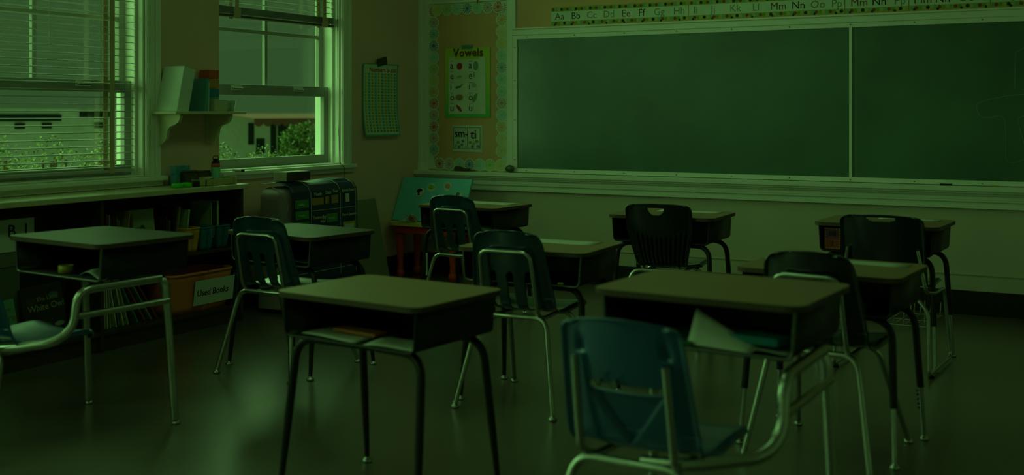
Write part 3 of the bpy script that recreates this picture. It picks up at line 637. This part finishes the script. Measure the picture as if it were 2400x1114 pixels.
# ---------------------------------------------------------------- covered cabinet, pocket chart, leaning board
cc = thing('covered_cabinet', 'low cabinet under a grey-mauve cloth below the corner window', 'cabinet', (-4.76, 5.76, 0))
def drape(u, v_):
    a = 2*PI*u; e = .42; k = v_
    rx = .13+.0*(1-k); ry = .335
    fl = .012*(1-k)**2*(1+.5*math.sin(6*a))
    r = 1 if k < .86 else math.cos((k-.86)/.14*PI/2)
    z = .76*min(k/.86, 1) if k < .86 else .70+.06+.0*k
    z = (.70*k/.86) if k < .86 else .70+.055*math.sin((k-.86)/.14*PI/2)
    sc = 1 if k < .86 else .72+.28*r
    if k > .985: sc = 0
    return ((rx*sc+fl)*math.copysign(abs(math.cos(a))**e, math.cos(a)), (ry*(sc if sc else 0)+fl)*math.copysign(abs(math.sin(a))**e, math.sin(a)), z+.03)
q = MB(); q.grid(drape, 56, 30); q.build('cloth_cover', lav, cc)
for sx_ in (-1, 1):
    for sy in (-1, 1): MB().cyl((sx_*.09, sy*.28-.01, .026), (sx_*.09, sy*.28+.01, .026), .026, n=12).build('caster', ink, cc)
MB().tube([(-.02, -.30, .785), (.06, -.335, .775), (.135, -.32, .68), (.14, -.36, .60)], .0025, 6).build('seam', lav, cc)
pk = thing('pocket_chart', 'navy calendar pocket chart with green and orange cards draped over the cabinet', 'pocket chart', (-4.76, 5.79, 0))
pathp = [(-.12, .800), (-.02, .812), (.06, .808), (.115, .79), (.142, .755), (.148, .70), (.15, .55), (.152, .35), (.155, .16)]
def pch(u, v_, d=0):
    t = v_*(len(pathp)-1); i = min(int(t), len(pathp)-2); f_ = t-i
    a, c = pathp[i], pathp[i+1]; x = a[0]*(1-f_)+c[0]*f_; z = a[1]*(1-f_)+c[1]*f_
    nx, nz = (c[1]-a[1]), -(c[0]-a[0]); l = math.hypot(nx, nz); nx, nz = -nx/l, -nz/l
    return (x+nx*d, -.33+.66*u, z+nz*d+.006*math.sin(u*9)*(1 if v_ < .3 else 0))
MB().grid(lambda u, v_: pch(u, v_), 24, 40).build('chart_sheet', navy, pk, solid=.002)
def onface(y0, y1, z0, z1, d=.003):  # quad on the hanging front
    xx = lambda z: (.148 if z > .6 else .151)+d+(.0 if z > .6 else .001)-max(0, z-.71)*.12
    return [(xx(z0), y0, z0), (xx(z0), y1, z0), (xx(z1), y1, z1), (xx(z1), y0, z1)]
ln = MB()
for y_ in (-.155, .145, .31): ln.tube([(.02, y_, .814), (.08, y_, .808), (.125, y_, .785), (.149, y_, .745), (.152, y_, .70), (.154, y_, .5), (.157, y_, .2)], .0022, 5)
ln.add(onface(-.155, .31, .628, .632, .004), [(0, 1, 2, 3)]); ln.add(onface(-.33, .31, .24, .244, .006), [(0, 1, 2, 3)])
ln.build('piping', col('chart_piping', (170, 180, 140)), pk)
def card(y0, y1, z0, z1, m_, n='card', d=.005): MB().add(onface(y0, y1, z0, z1, d), [(0, 1, 2, 3)]).build(n, m_, pk)
gc = col('card_green', (60, 140, 50)); oc = col('card_orange', (170, 130, 60)); yc = col('card_yellow', (175, 170, 50))
for z_ in (.655, .585, .515): card(-.31, -.18, z_, z_+.052, gc)
card(-.145, -.03, .665, .71, oc); card(-.015, .025, .668, .715, oc); card(.05, .12, .665, .718, oc); card(.20, .24, .665, .72, paper); card(.245, .29, .66, .70, navy)
for z_ in (.545, .465): card(-.0, .11, z_, z_+.055, gc)
card(.165, .30, .43, .535, yc); card(.18, .28, .44, .52, paper, 'card', .007)
q = MB()
for s_, y_, z_, sz in (('Month', -.13, .725, .03), ('Date', -.015, .73, .03), ('Year', .06, .735, .03), ('Special Event', .155, .735, .026), ('Yesterday', -.145, .575, .034), ('was', -.07, .55, .034), ('Today', -.11, .49, .034), ('is', -.06, .462, .034), ('Pick-A-Question', .155, .575, .0235), ('Sunday', -.29, .672, .022), ('Monday', -.29, .602, .022), ('Tuesday', -.29, .532, .022), ('Monday', .01, .565, .022), ('Tuesday', .01, .485, .022)):
    MB().text(s_, sz, LF(y_, z_, .1585-max(0, z_-.70)*.12), bold=.0006).build('heading', col('chart_letters', (180, 190, 170)), pk)
er = thing('cardboard_box', 'pale box with a dark brown end on top of the covered cabinet', 'box', (-4.74, 5.63, .822))
MB().box(-.06, .045, -.13, .10, 0, .058).build('body', col('pale_card', (180, 178, 150), .7), er, bevel=.003)
MB().box(.045, .05, -.125, .095, .002, .056).build('front_panel', col('brown_speckle', (76, 58, 44), .9, scale=90, var=.2), er)
lb = MB().box(0, .015, -.30, .035, 0, .625).build('leaning_panel', greyp, bevel=.002); lb.location = (-4.885, 6.84, .003); lb.rotation_euler = (0, R(-13), 0)
tag(lb, 'grey speckled panel leaning on the tan wall right of the pocket chart', 'panel')

# ---------------------------------------------------------------- red and yellow kids table with cyan board
kt = thing('kids_table', 'low kids table with red turned legs and a yellow top in the corner', 'table', (-4.70, 7.20, 0))
MB().prism(rrect(-.32, .34, -.2, .2, .09), .405, .428).build('top', yelw, kt, bevel=.004)
MB().prism(rrect(-.29, .31, -.17, .17, .07), .35, .405).build('apron', redw, kt, bevel=.003)
for (a, c) in ((-.235, -.11), (.235, -.11), (-.235, .12), (.235, .12)):
    MB().lathe([(.0, .0), (.022, .003), (.033, .03), (.03, .055), (.02, .068), (.024, .08), (.02, .1), (.028, .2), (.032, .30), (.03, .35), (0, .352)], (a, c, 0), 16).build('leg', redw, kt)
bo = thing('display_board', 'cyan board with stickers leaning against the corner on the kids table', 'board', (-4.71, 7.13, .4335)); bo.rotation_euler = (R(-25), 0, 0)
MB().box(-.33, .30, 0, .02, 0, .355).build('panel', [cyanb], bo, bevel=.003)
def sticker(cx, cz, parts, n):
    M = FR(cx, cz, .0012)
    out = MB(); out.prism([(.036*math.cos(t)*(1+.12*math.cos(3*t+n)), .036*math.sin(t)*(1+.1*math.sin(2*t+n))) for t in [2*PI*k/22 for k in range(22)]], 0, .0006, M=M)
    s_ = out.build('sticker', [paper], bo)
    d_ = MB()
    for (x_, y_, rx, ry, m_) in parts: d_.add([(x_+rx*math.cos(t), y_+ry*math.sin(t), .0009+.0002*m_) for t in [2*PI*k/14 for k in range(14)]], [tuple(range(14))], m_, M=M)
    d_.build('sticker_print', [ink, col('st_green', (150, 190, 40)), paper, col('st_pink', (190, 140, 120)), col('st_dgreen', (40, 110, 60))], s_)
sticker(-.135, .235, [(-.008, .008, .026, .02, 0), (.01, -.006, .014, .012, 2), (-.01, -.02, .012, .008, 0)], 0)
sticker(-.045, .275, [(0, 0, .030, .018, 1), (-.012, .014, .012, .01, 1), (0, -.006, .014, .003, 4)], 2)
sticker(.10, .288, [(-.004, .004, .024, .020, 3), (-.004, .004, .020, .016, 2), (.012, -.01, .012, .010, 3)], 4)
sticker(.205, .215, [(0, .014, .018, .016, 4), (0, .014, .012, .010, 2), (0, -.016, .022, .010, 4)], 1)
for k in range(5):
    o = MB().grid(lambda u, v_: (-.035+.07*u, -.03+.06*v_, .006*math.sin(u*5+v_*4+k)), 5, 4).build('crumpled_paper', [paper, col('red_print_paper', (190, 90, 80))][1 if k == 3 else 0], solid=.0008)
    o.location = (-4.87+.02*k, 7.045+.012*(k % 3), .438+.007*k); o.rotation_euler = (R(12*k), R(-9*k), R(50*k))
    tag(o, ['crumpled white paper at the bottom of the pile on the yellow table', 'creased white slip in the middle of the pile on the yellow table', 'white scrap sticking out of the pile on the yellow table', 'crumpled paper with red print on the yellow table', 'topmost white scrap of the pile on the yellow table'][k], 'paper', 'crumpled papers on the kids table')

# ---------------------------------------------------------------- school desks
def tray_sheet(parent, top, boxm, rimm, W=.555, D=.41, hb=.125):
    zt = top-.02; zb = zt-hb; h1 = W/2; h0 = W/2-.008
    prof = fillet([(-h1, 0, zt), (-h0, 0, zb), (h0, 0, zb), (h1, 0, zt)], .022, 5)
    n = len(prof)-1
    q = MB()
    vs = [(p.x, y, p.z) for y in (-D/2, D/2) for p in prof]
    q.add(vs, [(i, i+1, n+2+i, n+1+i) for i in range(n)], 0, True)
    q.add([(p.x, D/2, p.z) for p in prof], [tuple(range(n+1))])
    q.build('book_box', boxm, parent, solid=.003)
    MB().tube([(p.x, -D/2, p.z) for p in prof], .005, 8).build('box_rim', rimm, parent)
    return zb
def desktop(parent, top, W, D, m_, em=None):
    q = MB(); q.prism(rrect(-W/2, W/2, -D/2, D/2, .045), top-.018, top, 0, 1)
    return q.build('desktop', [m_, em or edge], parent, bevel=.004)
def glide(parent, x, y, m_=None):
    MB().lathe([(0, .0), (.017, .0), (.019, .006), (.014, .012), (.008, .016), (.008, .03), (0, .03)], (x, y, 0.0005), 12).build('glide', m_ or chrome, parent)
def desk(label, x, y, rz, top=.67, topm=deskt, boxm=darkmetal, rim=darkmetal, insert=False):
    t = thing('school_desk', label, 'desk', (x, y, 0), rz, group='school desks with open book boxes')
    desktop(t, top, .61, .46, topm); zb = tray_sheet(t, top, boxm, rim)
    for sx in (-1, 1):
        for sy in (-1, 1):
            knee = (sx*.262, sy*.158, zb-.014); foot = (sx*.287, sy*.213, .02)
            K = Vector(knee); F_ = Vector(foot)
            pth = fillet([(sx*.01, sy*.14, zb-.014), knee, foot], .075, 7)
            if insert:
                cut = K.lerp(F_, .62); pth = fillet([(sx*.01, sy*.14, zb-.014), knee, tuple(cut)], .075, 7)
                l = MB().tube(pth, .0135, 12).build('leg', darkmetal, t)
                i_ = MB().tube([cut, F_], .010, 12)
                if sy > 0 and sx > 0:
                    for k in range(5):
                        c_ = cut.lerp(F_, .08+.09*k); i_.cyl(c_+Vector((-.0105, -.004, 0)), c_+Vector((-.014, -.006, 0)), .0045, n=8, m=1)
                i_.build('leg_insert', [chrome, ink], l)
            else:
                n = len(pth); rad = [.0135]*n; pth = pth[:-1]+[K.lerp(F_, .55), F_]; rad = [.0135]*(n)+[.009]
                l = MB().tube(pth, .0135, 12, rad=rad).build('leg', darkmetal, t)
            glide(l, foot[0], foot[1])
    return t, zb
def seat_point(u, s, W, prof):
    pass
# chair shells: v runs from the top of the back to the front of the seat
PR = [(-.245, .765), (-.232, .70), (-.215, .62), (-.195, .54), (-.175, .47), (-.150, .428), (-.10, .410), (-.02, .405), (.08, .412), (.16, .415), (.195, .405), (.21, .385)]
def prof_at(v_, P=PR):
    # arc-length param
    L = [0]
    for i in range(len(P)-1): L.append(L[-1]+math.hypot(P[i+1][0]-P[i][0], P[i+1][1]-P[i][1]))
    d = v_*L[-1]
    for i in range(len(P)-1):
        if d <= L[i+1]+1e-9:
            f_ = (d-L[i])/(L[i+1]-L[i])
            p0 = P[max(i-1, 0)]; p1 = P[i]; p2 = P[i+1]; p3 = P[min(i+2, len(P)-1)]
            def cr_(a, b_, c, e): return .5*((2*b_)+(-a+c)*f_+(2*a-5*b_+4*c-e)*f_*f_+(-a+3*b_-3*c+e)*f_**3)
            y = cr_(p0[0], p1[0], p2[0], p3[0]); z = cr_(p0[1], p1[1], p2[1], p3[1])
            ty, tz = p2[0]-p1[0], p2[1]-p1[1]; l = math.hypot(ty, tz)
            return y, z, ty/l, tz/l, d, L[-1]
def shell(kind, m_, parent):
    nu, nv = 84, 190
    q = MB()
    def hw(d, L):
        if kind == 'slot': w0 = .158+.035*min(d/.30, 1); rc = .062
        elif kind == 'rib': w0 = .183-.055*max(0, min((d-.12)/.28, 1))**1.2 if d < .40 else .128+.06*min((d-.40)/.1, 1); rc = .04
        elif kind == 'plain': w0 = .198; rc = .045
        else: w0 = .165+.02*min(d/.3, 1); rc = .04
        if d < rc: w0 = w0-rc+math.sqrt(max(0, rc*rc-(rc-d)**2))
        e = L-d
        if e < .07: w0 = w0-.07+math.sqrt(max(0, .07**2-(.07-e)**2))
        return w0
    def fn(u, v_):
        v2 = v_
        y, z, ty, tz, d, L = prof_at(v2)
        U = u*2-1; W = hw(d, L)
        # normal pointing backward/down
        ny, nz = tz, -ty
        back = max(0, min(1, (.40-d)/.1))
        bow = -.028*U*U*back-.014*U*U*(1-back)
        off = bow
        e = max(0, (abs(U)-.90)/.10); off += .016*e*e
        e2 = max(0, (.016-d)/.016); off += .012*e2*e2
        if kind == 'rib' and .10 < d < .40:
            lim = .13+.045*(1-U*U)
            if abs(U) < .88 and d > lim: off += .008*math.cos(U*13*PI)*min(1, (d-lim)/.03)
        if kind == 'pocket' and .16 < d < .36:
            if abs(U) < .55: k = (d-.16)/.17; wv = .55*(1-k)
            if abs(U) < .6 and d > .2:
                kk = max(0, 1-(d-.2)/.14); ed = .58*kk
                if abs(U) < ed: off -= .018
        if kind == 'pocket':
            if .58 < abs(U) < .80 and .03 < d < .10: off -= .014*(1-abs(abs(U)-.69)/.11)*min(1, (d-.03)/.05)
        arch = {'slot': .018, 'pocket': .022, 'rib': .014, 'plain': .014}[kind]*U*U*max(0, 1-d/.16)
        return (U*W, y+ny*off*1.0, z+nz*off*1.0-arch)
    def keep(u, v_):
        y, z, ty, tz, d, L = prof_at(v_); U = u*2-1
        if kind == 'slot':
            for c in (-.44, 0.02, .48):
                cc_ = c*(1-.12*(d-.2)/.12)
                if abs(U-cc_) < .082 and .185 < d < .372:
                    if d < .192 or d > .366: return abs(U-cc_) > .055
                    return False
        if kind == 'rib':
            if .030 < d < .066 and abs(U+.06) < .24*math.sqrt(max(0, 1-((d-.030)/.036)**2))+.015: return False
        if kind == 'plain':
            if .018 < d < .040 and abs(U) < .36*math.sqrt(max(0, 1-((d-.018)/.022)**2))+.01: return False
        if kind == 'pocket':
            if .175 < d < .20 and abs(U) < .56: return False
        return True
    q.grid(fn, nu, nv, keep)
    return q.build('seat_shell', m_, parent, solid=.006, off=-1 if 0 else 0)
def chair(label, x, y, rz, kind='slot', m_=darksh, grp='slotted plastic school chairs'):
    t = thing('school_chair', label, 'chair', (x, y, 0), rz, group=grp)
    shell(kind, m_, t)
    for sx in (-1, 1):
        l = MB().tube(fillet([(0, -.185, .395), (sx*.158, -.178, .395), (sx*.228, -.262, .02)], .055, 7), .0115, 12, rad=None).build('rear_leg', chrome, t); glide(l, sx*.229, -.264)
        l = MB().tube(fillet([(0, .085, .385), (sx*.15, .09, .385), (sx*.215, .262, .02)], .055, 7), .0115, 12).build('front_leg', chrome, t); glide(l, sx*.216, .264)
    if kind in ('slot',):
        MB().tube(fillet([(-.10, .10, .383), (-.112, -.10, .38), (-.128, -.192, .405), (-.118, -.250, .675), (.118, -.250, .675), (.128, -.192, .405), (.112, -.10, .38), (.10, .10, .383)], [.05, .05, .045, .045, .05, .05], 6), .0095, 12).build('back_frame', chrome, t)
    elif kind == 'rib':
        for sx in (-1, 1): MB().tube(fillet([(sx*.10, .10, .383), (sx*.105, -.14, .38), (sx*.10, -.16, .42)], .04, 5), .0095, 10).build('side_rail', chrome, t)
    return t
# regular desks
DE, _ = desk('tan-topped desk with a brown side at the back left by the cyan board', -3.735, 6.20, -4, boxm=bronze, rim=darkmetal)
DB, _ = desk('shiny pale desk in the second row in front of the pocket chart', -3.66, 4.40, -7, topm=deskg, boxm=darkmetal, rim=steel)
DC, _ = desk('tan desk nearest the middle of the picture with papers in its box', -2.165, 3.05, -5, topm=deskt, rim=darkmetal)
DF, _ = desk('tan desk in the middle behind the slotted dark teal chair', -2.33, 4.43, 3, rim=steel)
DG, _ = desk('tan desk by the back wall behind the ribbed black chair', -2.31, 5.98, 2, top=.69, boxm=bronze)
DH, _ = desk('tan desk at the back right with a colourful card in its box', -1.155, 5.98, -3, top=.70, boxm=bronze, insert=True)
DI, _ = desk('tan desk at the right with a white name strip on top', -1.035, 4.355, -4, boxm=darkmetal, insert=True)
# regular chairs
chair('dark green slotted chair in front of the shiny pale desk', -3.665, 4.32, 0, m_=darksh)
chair('dark green slotted chair in front of the back left desk', -3.60, 5.95, -3, m_=darksh)
chair('dark teal slotted chair in the centre of the room', -2.335, 4.345, 2, m_=col('deep_teal_plastic', (14, 50, 64), .24))
chair('charcoal blue slotted chair pushed in at the desk with the name strip', -1.02, 4.24, -5, m_=charsh)
chair('black ribbed chair with a handle hole at the back wall desk', -2.31, 5.93, 6, kind='rib', m_=ribsh, grp='black plastic chairs at the back')
# sled-base chair with a wire basket
t = thing('school_chair', 'plain black chair with a wide handle slot and a wire book basket', 'chair', (-1.09, 5.83, 0), -3, group='black plastic chairs at the back')
shell('plain', charsh, t)
for sx in (-1, 1):
    MB().tube(fillet([(sx*.165, -.205, .60), (sx*.2, -.19, .40), (sx*.205, -.02, .375), (sx*.205, .19, .375), (sx*.225, .25, .02), (sx*.225, -.24, .02), (sx*.215, -.215, .31), (sx*.16, -.20, .37)], [.04, .03, .04, .04, .03, .03, .03], 5), .009, 10).build('sled_leg', chrome, t)
    MB().lathe([(0, 0), (.014, 0), (.014, .012), (0, .012)], (sx*.225, -.2, 0.0005), 10).build('glide', ink, t)
bs = MB()
for k in range(9):
    xx = -.19+k*.0475
    bs.tube(fillet([(xx, -.17, .36), (xx, -.18, .235), (xx, .17, .235), (xx, .19, .30)], .02, 4), .003, 6)
bs.tube([(-.2, -.18, .235), (.2, -.18, .235)], .003, 6); bs.tube([(-.2, .17, .235), (.2, .17, .235)], .003, 6); bs.tube([(-.2, 0, .232), (.2, 0, .232)], .003, 6)
bs.build('book_basket', chrome, t)

# combination desk with its attached chair
def combo(label, x, y, rz, topm):
    t = thing('combo_desk', label, 'desk', (x, y, 0), rz, group='one-piece desks with attached chairs')
    desktop(t, .757, .61, .47, topm, em=None); zb = tray_sheet(t, .757, darkmetal, steel)
    for sx in (-1, 1):
        l = MB().tube(fillet([(0, .10, zb-.016), (sx*.262, .10, zb-.016), (sx*.283, .135, .02)], .06, 7), .0165, 12, rad=None).build('leg', chrome, t); glide(l, sx*.283, .137)
    MB().tube(fillet([(.270, .07, zb-.018), (.285, -.315, zb-.018), (.29, -.335, .46), (.265, -.40, .412), (.10, -.48, .385), (-.02, -.49, .378)], [.065, .05, .06, .06], 7), .0165, 12).build('side_frame', chrome, t)
    MB().tube([(.287, -.325, .50), (.274, .108, .50)], .0125, 12).build('stretcher', chrome, t)
    sh_ = shell('pocket', tealsh, t); sh_.location = (-.05, -.325, -.018)
    for sx in (-1, 1):
        l = MB().tube(fillet([(-.05, -.505, .372), (-.05+sx*.15, -.500, .372), (-.05+sx*.222, -.60, .02)], .055, 7), .0125, 12).build('chair_leg', chrome, t); glide(l, -.05+sx*.222, -.602)
        MB().tube(fillet([(-.05+sx*.11, -.30, .365), (-.05+sx*.118, -.46, .365), (-.05+sx*.13, -.515, .39), (-.05+sx*.125, -.558, .64)], [.04, .04, .04], 6), .011, 12).build('back_tube', chrome, t)
    for k in (-.055, -.01): MB().cyl((-.05+k, -.55, .585), (-.05+k, -.565, .585), .007, n=10).build('bolt', steel, t)
    return t
CA = combo('pale-topped one-piece desk and chair at the left by the bookcase', -3.695, 3.20, -5, deskg)
CD = combo('tan one-piece desk with the teal chair nearest the camera', -1.05, 3.115, -3, deskt)

# ---------------------------------------------------------------- things in and on the desks
def rest(obj, root, lx, ly, lz, rz=0):
    M = Matrix.Translation(root.location) @ Matrix.Rotation(root.rotation_euler.z, 4, 'Z')
    obj.location = M @ Vector((lx, ly, lz)); obj.rotation_euler = (0, 0, root.rotation_euler.z+R(rz)); return obj
def sheet(name, label, cat, root, lx, ly, lz, w_, d_, m_, rz=0, wave=.003, grp=None, th=.0008):
    o = MB().grid(lambda u, v_: ((u-.5)*w_, (v_-.5)*d_, wave*(1+math.sin(u*5+v_*3))), 8, 6).build(name, m_, solid=th)
    rest(o, root, lx, ly, lz+.001, rz); return tag(o, label, cat, grp)
def slab(name, label, cat, root, lx, ly, lz, w_, d_, h, m_, rz=0, grp=None):
    o = MB().box(-w_/2, w_/2, -d_/2, d_/2, 0, h).build(name, m_, bevel=.002); rest(o, root, lx, ly, lz+.001, rz); return tag(o, label, cat, grp)
bx67 = .67-.145+.003
sheet('worksheet', 'white worksheets sticking out of the middle desk box at the right', 'paper', DC, .155, -.12, bx67, .19, .16, paper, 8, .003)
sheet('worksheet', 'white paper under the pencil box in the middle desk', 'paper', DC, -.10, -.11, bx67, .25, .15, paper, -4, .002)
slab('pencil_box', 'orange pencil box on the paper in the middle desk', 'box', DC, -.05, -.09, bx67+.007, .19, .06, .011, col('pencil_orange', (180, 100, 40)), -3)
zA = .757-.145+.003
t = thing('tape_roll', 'yellow tape roll lying inside the left one-piece desk', 'tape roll', (0, 0, 0)); rest(t, CA, -.035, -.14, zA+.001)
MB().lathe([(.022, 0), (.032, 0), (.032, .03), (.022, .03), (.022, 0)]).build('roll', col('tape_yellow', (190, 170, 80), .4), t)
sheet('worksheet', 'folded white paper inside the left one-piece desk at its right', 'paper', CA, .2, -.13, zA, .12, .15, paper, 10, .014)
o = MB().grid(lambda u, v_: (.19*u, .05*v_, .003+v_*(.085*(1-u)+.006)), 8, 6).build('open_folder', paper, solid=.001); rest(o, CD, -.03, -.185, zA+.001, -6); tag(o, 'tilted white folder standing open inside the right front desk', 'folder')
o = MB().prism([(-.13, -.03), (.12, -.05), (.14, 0), (.02, .05), (-.12, .03)], 0, .02).build('pencil_pouch', col('pouch_teal', (20, 130, 140)), bevel=.006); rest(o, CD, .10, -.12, zA+.02, 0); tag(o, 'teal pencil pouch lying on papers in the right front desk', 'pouch')
sheet('worksheet', 'curled papers at the right side of the right front desk box', 'paper', CD, .17, -.09, zA, .14, .17, paper, 10, .004)
slab('workbook', 'green workbook lying in the right front desk', 'book', CD, -.12, -.10, zA, .2, .2, .012, col('wb_green', (40, 100, 50)), 4)
sheet('worksheet', 'white paper on the far half of the back left desk', 'paper', DE, .03, .10, .67, .42, .17, paper, 1, .0008)
slab('workbook', 'pale workbook lying in the back left desk box', 'book', DE, .14, -.13, bx67, .2, .16, .012, col('wb_pale', (120, 130, 110)), 4)
sheet('worksheet', 'white sheet lying on the middle desk behind the centre chair', 'paper', DF, .02, .12, .67, .40, .14, paper, -2, .0006)
slab('small_eraser', 'tiny yellow eraser in the desk behind the centre chair', 'eraser', DF, .18, -.19, bx67, .025, .012, .01, col('eraser_yellow', (200, 200, 120)))
sheet('worksheet', 'white sheet with a dark edge on the desk behind the ribbed chair', 'paper', DG, .06, .13, .69, .36, .13, paper, 2, .0006)
o = slab('notebook', 'dark grey notebook standing in the box of the desk behind the ribbed chair', 'book', DG, .19, -.05, .69-.142, .12, .02, .09, col('nb_slate', (46, 60, 62)))
sheet('name_strip', 'white paper strip along the far edge of the back right desk', 'paper', DH, .09, .14, .70, .30, .09, paper, 0, .0006)
pc_ = thing('number_card', 'purple and orange card with dotted border in the back right desk', 'card', (0, 0, 0)); rest(pc_, DH, -.215, -.19, .70-.139)
MB().box(-.04, .04, 0, .003, .055, .108).build('upper_half', col('card_purple', (110, 40, 90)), pc_); MB().box(-.04, .04, 0, .003, 0, .055).build('lower_half', col('card_red_orange', (170, 60, 25)), pc_)
q = MB()
for k in range(9):
    for xx in (-.036, .036): q.box(xx-.0025, xx+.0025, -.0008, 0, .006+k*.012, .011+k*.012)
for k in range(6): q.box(-.03+k*.012, -.025+k*.012, -.0008, 0, .101, .106); q.box(-.03+k*.012, -.025+k*.012, -.0008, 0, .003, .008)
q.build('dotted_edge', col('dot_amber', (210, 150, 60)), pc_)
MB().text('88', .036, FR(-.018, .066, .0006), bold=.001).build('number', ink, pc_); MB().text('II', .036, FR(-.012, .018, .0006), bold=.001).build('number', ink, pc_)
o = slab('folder', 'dark green folder tilted in the back right desk', 'folder', DH, .2, -.1, .70-.139, .1, .16, .004, col('fold_green', (20, 70, 50))); o.rotation_euler.y = R(-38); o.location.z += .045
# name strip on the right desk
sheet('name_strip', 'long white name strip along the far edge of the right-hand desk', 'name strip', DI, -.01, .13, .67, .52, .10, paper, 0, .0005)
sheet('name_strip', 'narrow white strip of tape across the right-hand desk', 'tape strip', DI, -.02, -.01, .67, .016, .18, paper, 0, .0003)
slab('pencil_box', 'teal box inside the right-hand desk', 'box', DI, .08, -.10, bx67, .18, .1, .035, col('box_dteal', (20, 60, 62)))
slab('crayon_box', 'orange crayon box inside the right-hand desk', 'box', DI, -.06, -.15, bx67, .07, .04, .022, col('crayon_orange', (180, 70, 30)))
slab('notebook', 'brown notebook leaning inside the right-hand desk', 'book', DI, -.14, -.02, bx67, .18, .18, .05, col('nb_brown', (84, 66, 30)))
sheet('worksheet', 'crumpled paper in the box of the shiny pale desk', 'paper', DB, .08, -.08, bx67, .15, .12, paper, 20, .004)
tag(MB().cyl((-3.985, 6.02, .22), (-3.985, 6.02, .36), .007, n=10).build('paper_tube', paper), 'white pen clipped upright on the leg of the back left desk', 'pen')

# ---------------------------------------------------------------- outside the windows
GZ = -2.0
grass = mat('lawn_and_path', (168, 172, 154), .95, spec=.1, var=.2, scale=3)
struct(MB().box(-60, XL-.3, -40, 60, GZ-.2, GZ).build('ground', grass), 'pale ground outside the windows', 'ground')
leafm = [mat('leaf_green', (76, 112, 46), .8, spec=.15, var=.3, scale=30), mat('leaf_olive', (120, 112, 50), .8, spec=.15, var=.3, scale=30), mat('leaf_pale', (186, 206, 150), .8, spec=.15, var=.3, scale=30)]
def bush(name, label, cx, cy, rx, ry, z0, z1, n, sz, dense=.2, grp=None, mi=(0, 1, 2)):
    q = MB()
    for k in range(n):
        a = random.uniform(0, 2*PI); r = math.sqrt(random.random()); h = random.random()
        p = Vector((cx+rx*r*math.cos(a), cy+ry*r*math.sin(a), z0+(z1-z0)*h*(1-.35*r*r)))
        M = Matrix.Translation(p) @ Matrix.Rotation(random.uniform(0, 6.3), 4, 'Z') @ Matrix.Rotation(random.uniform(-1, 1), 4, 'X')
        s_ = sz*random.uniform(.6, 1.3)
        q.add([(0, 0, 0), (s_*.3, s_*.45, .01), (0, s_, 0), (-s_*.3, s_*.45, .01)], [(0, 1, 2, 3)], random.choice(mi), M=M)
    st = MB()
    for k in range(7): st.tube([(cx+random.uniform(-.1, .1), cy+random.uniform(-.2, .2), GZ), (cx+random.uniform(-rx, rx)*.6, cy+random.uniform(-ry, ry)*.6, z0+(z1-z0)*.7)], .012, 5)
    t = thing(name, label, 'bush', (0, 0, 0), group=grp)
    q.build('foliage', leafm, t); st.build('stems', col('stem_brown', (90, 70, 45)), t)
GBu = 'bushes outside the windows'
blab = ['leafy bush outside the large window at the far left edge', 'leafy bush outside the large window left of its middle', 'leafy bush outside the large window right of its middle', 'leafy bush outside the large window at its right side', 'low flowering bush behind the water bottle and sill', 'low bush outside the middle of the corner window', 'low bush outside near the stair rail']
for k, (cy, z1) in enumerate([(5.6, 1.12), (6.15, 1.1), (6.75, 1.08), (7.35, 1.06), (8.0, 1.0), (8.7, .94), (9.4, .88)]):
    bush('garden_bush', blab[k], -7.7, cy, .25, .29, .35, z1, 800, .036, grp=GBu, mi=(0, 1, 2, 2, 2))
bw = mat('stucco_wall', (250, 249, 244), .9, spec=.1, var=.05)
hs = thing('neighbour_house', 'pale house with a scalloped pink awning seen through the corner window', 'building', (-20, 23, GZ))
MB().box(-5, 0, -4.2, 9, 0, 3.25).build('wall', bw, hs)
aw = MB(); 
for k in range(26): aw.prism([(0, 0)]+[(.17*(1-math.cos(t))/1, -.13*math.sin(t)-.06) for t in [PI*j/8 for j in range(9)]]+[(.34, 0)], 0, .02, M=Matrix(((0,0,1,1.0),(1,0,0,-1.95+k*.34),(0,1,0,3.12),(0,0,0,1))))
aw.add([(1.01, -1.95, 3.12), (1.01, 6.9, 3.12), (0, 6.9, 3.24), (0, -1.95, 3.24)], [(0, 1, 2, 3)])
aw.build('awning', mat('pink_awning', (150, 98, 88), .9, spec=.1), hs, solid=.01)
dk = mat('dark_window_glass', (48, 64, 56), .9, spec=.05)
for (y0, y1, z0, z1) in ((-1.05, -.85, 2.45, 3.0), (-.75, -.45, 2.2, 2.6), (-.2, .0, 2.1, 3.05), (.08, .5, 2.1, 3.0)): MB().box(0, .03, y0, y1, z0, z1).build('window', dk, hs)
h2 = thing('long_house', 'low pale house with dark eaves seen through the large left window', 'building', (-20, 15.2, GZ))
MB().box(-5, 0, -9, 2.7, 0, 3.35).build('wall', bw, h2)
MB().box(0, .05, -.6, 1.0, 3.09, 3.23).build('eave', dk, h2); MB().box(0, .04, 1.5, 2.4, 3.17, 3.30).build('eave', dk, h2)
for y0 in (-.1, .55, 1.9): MB().box(0, .04, y0, y0+.22, 2.93, 3.05).build('window', dk, h2)
bush('shade_tree', 'dark leafy shrub under the awning of the neighbour house', -15.5, 18.75, .45, .6, .2, 1.08, 3500, .09, mi=(0, 1, 2))
rl = thing('stair_rail', 'sloping metal stair rail outside the corner window', 'railing', (-7.2, 8.9, GZ))
rail_m = mat('rail_grey', (70, 74, 66), .6)
MB().tube([(0, -.75, 2.60), (0, .02, 2.87), (0, .08, 2.85)], .02, 8).build('handrail', rail_m, rl)
for yy in (.0, .09): MB().tube([(0, yy, 0), (0, yy, 2.85)], .014, 8).build('post', rail_m, rl)
MB().tube([(0, -.7, 2.47), (0, 0, 2.72)], .01, 8).build('lower_rail', rail_m, rl)
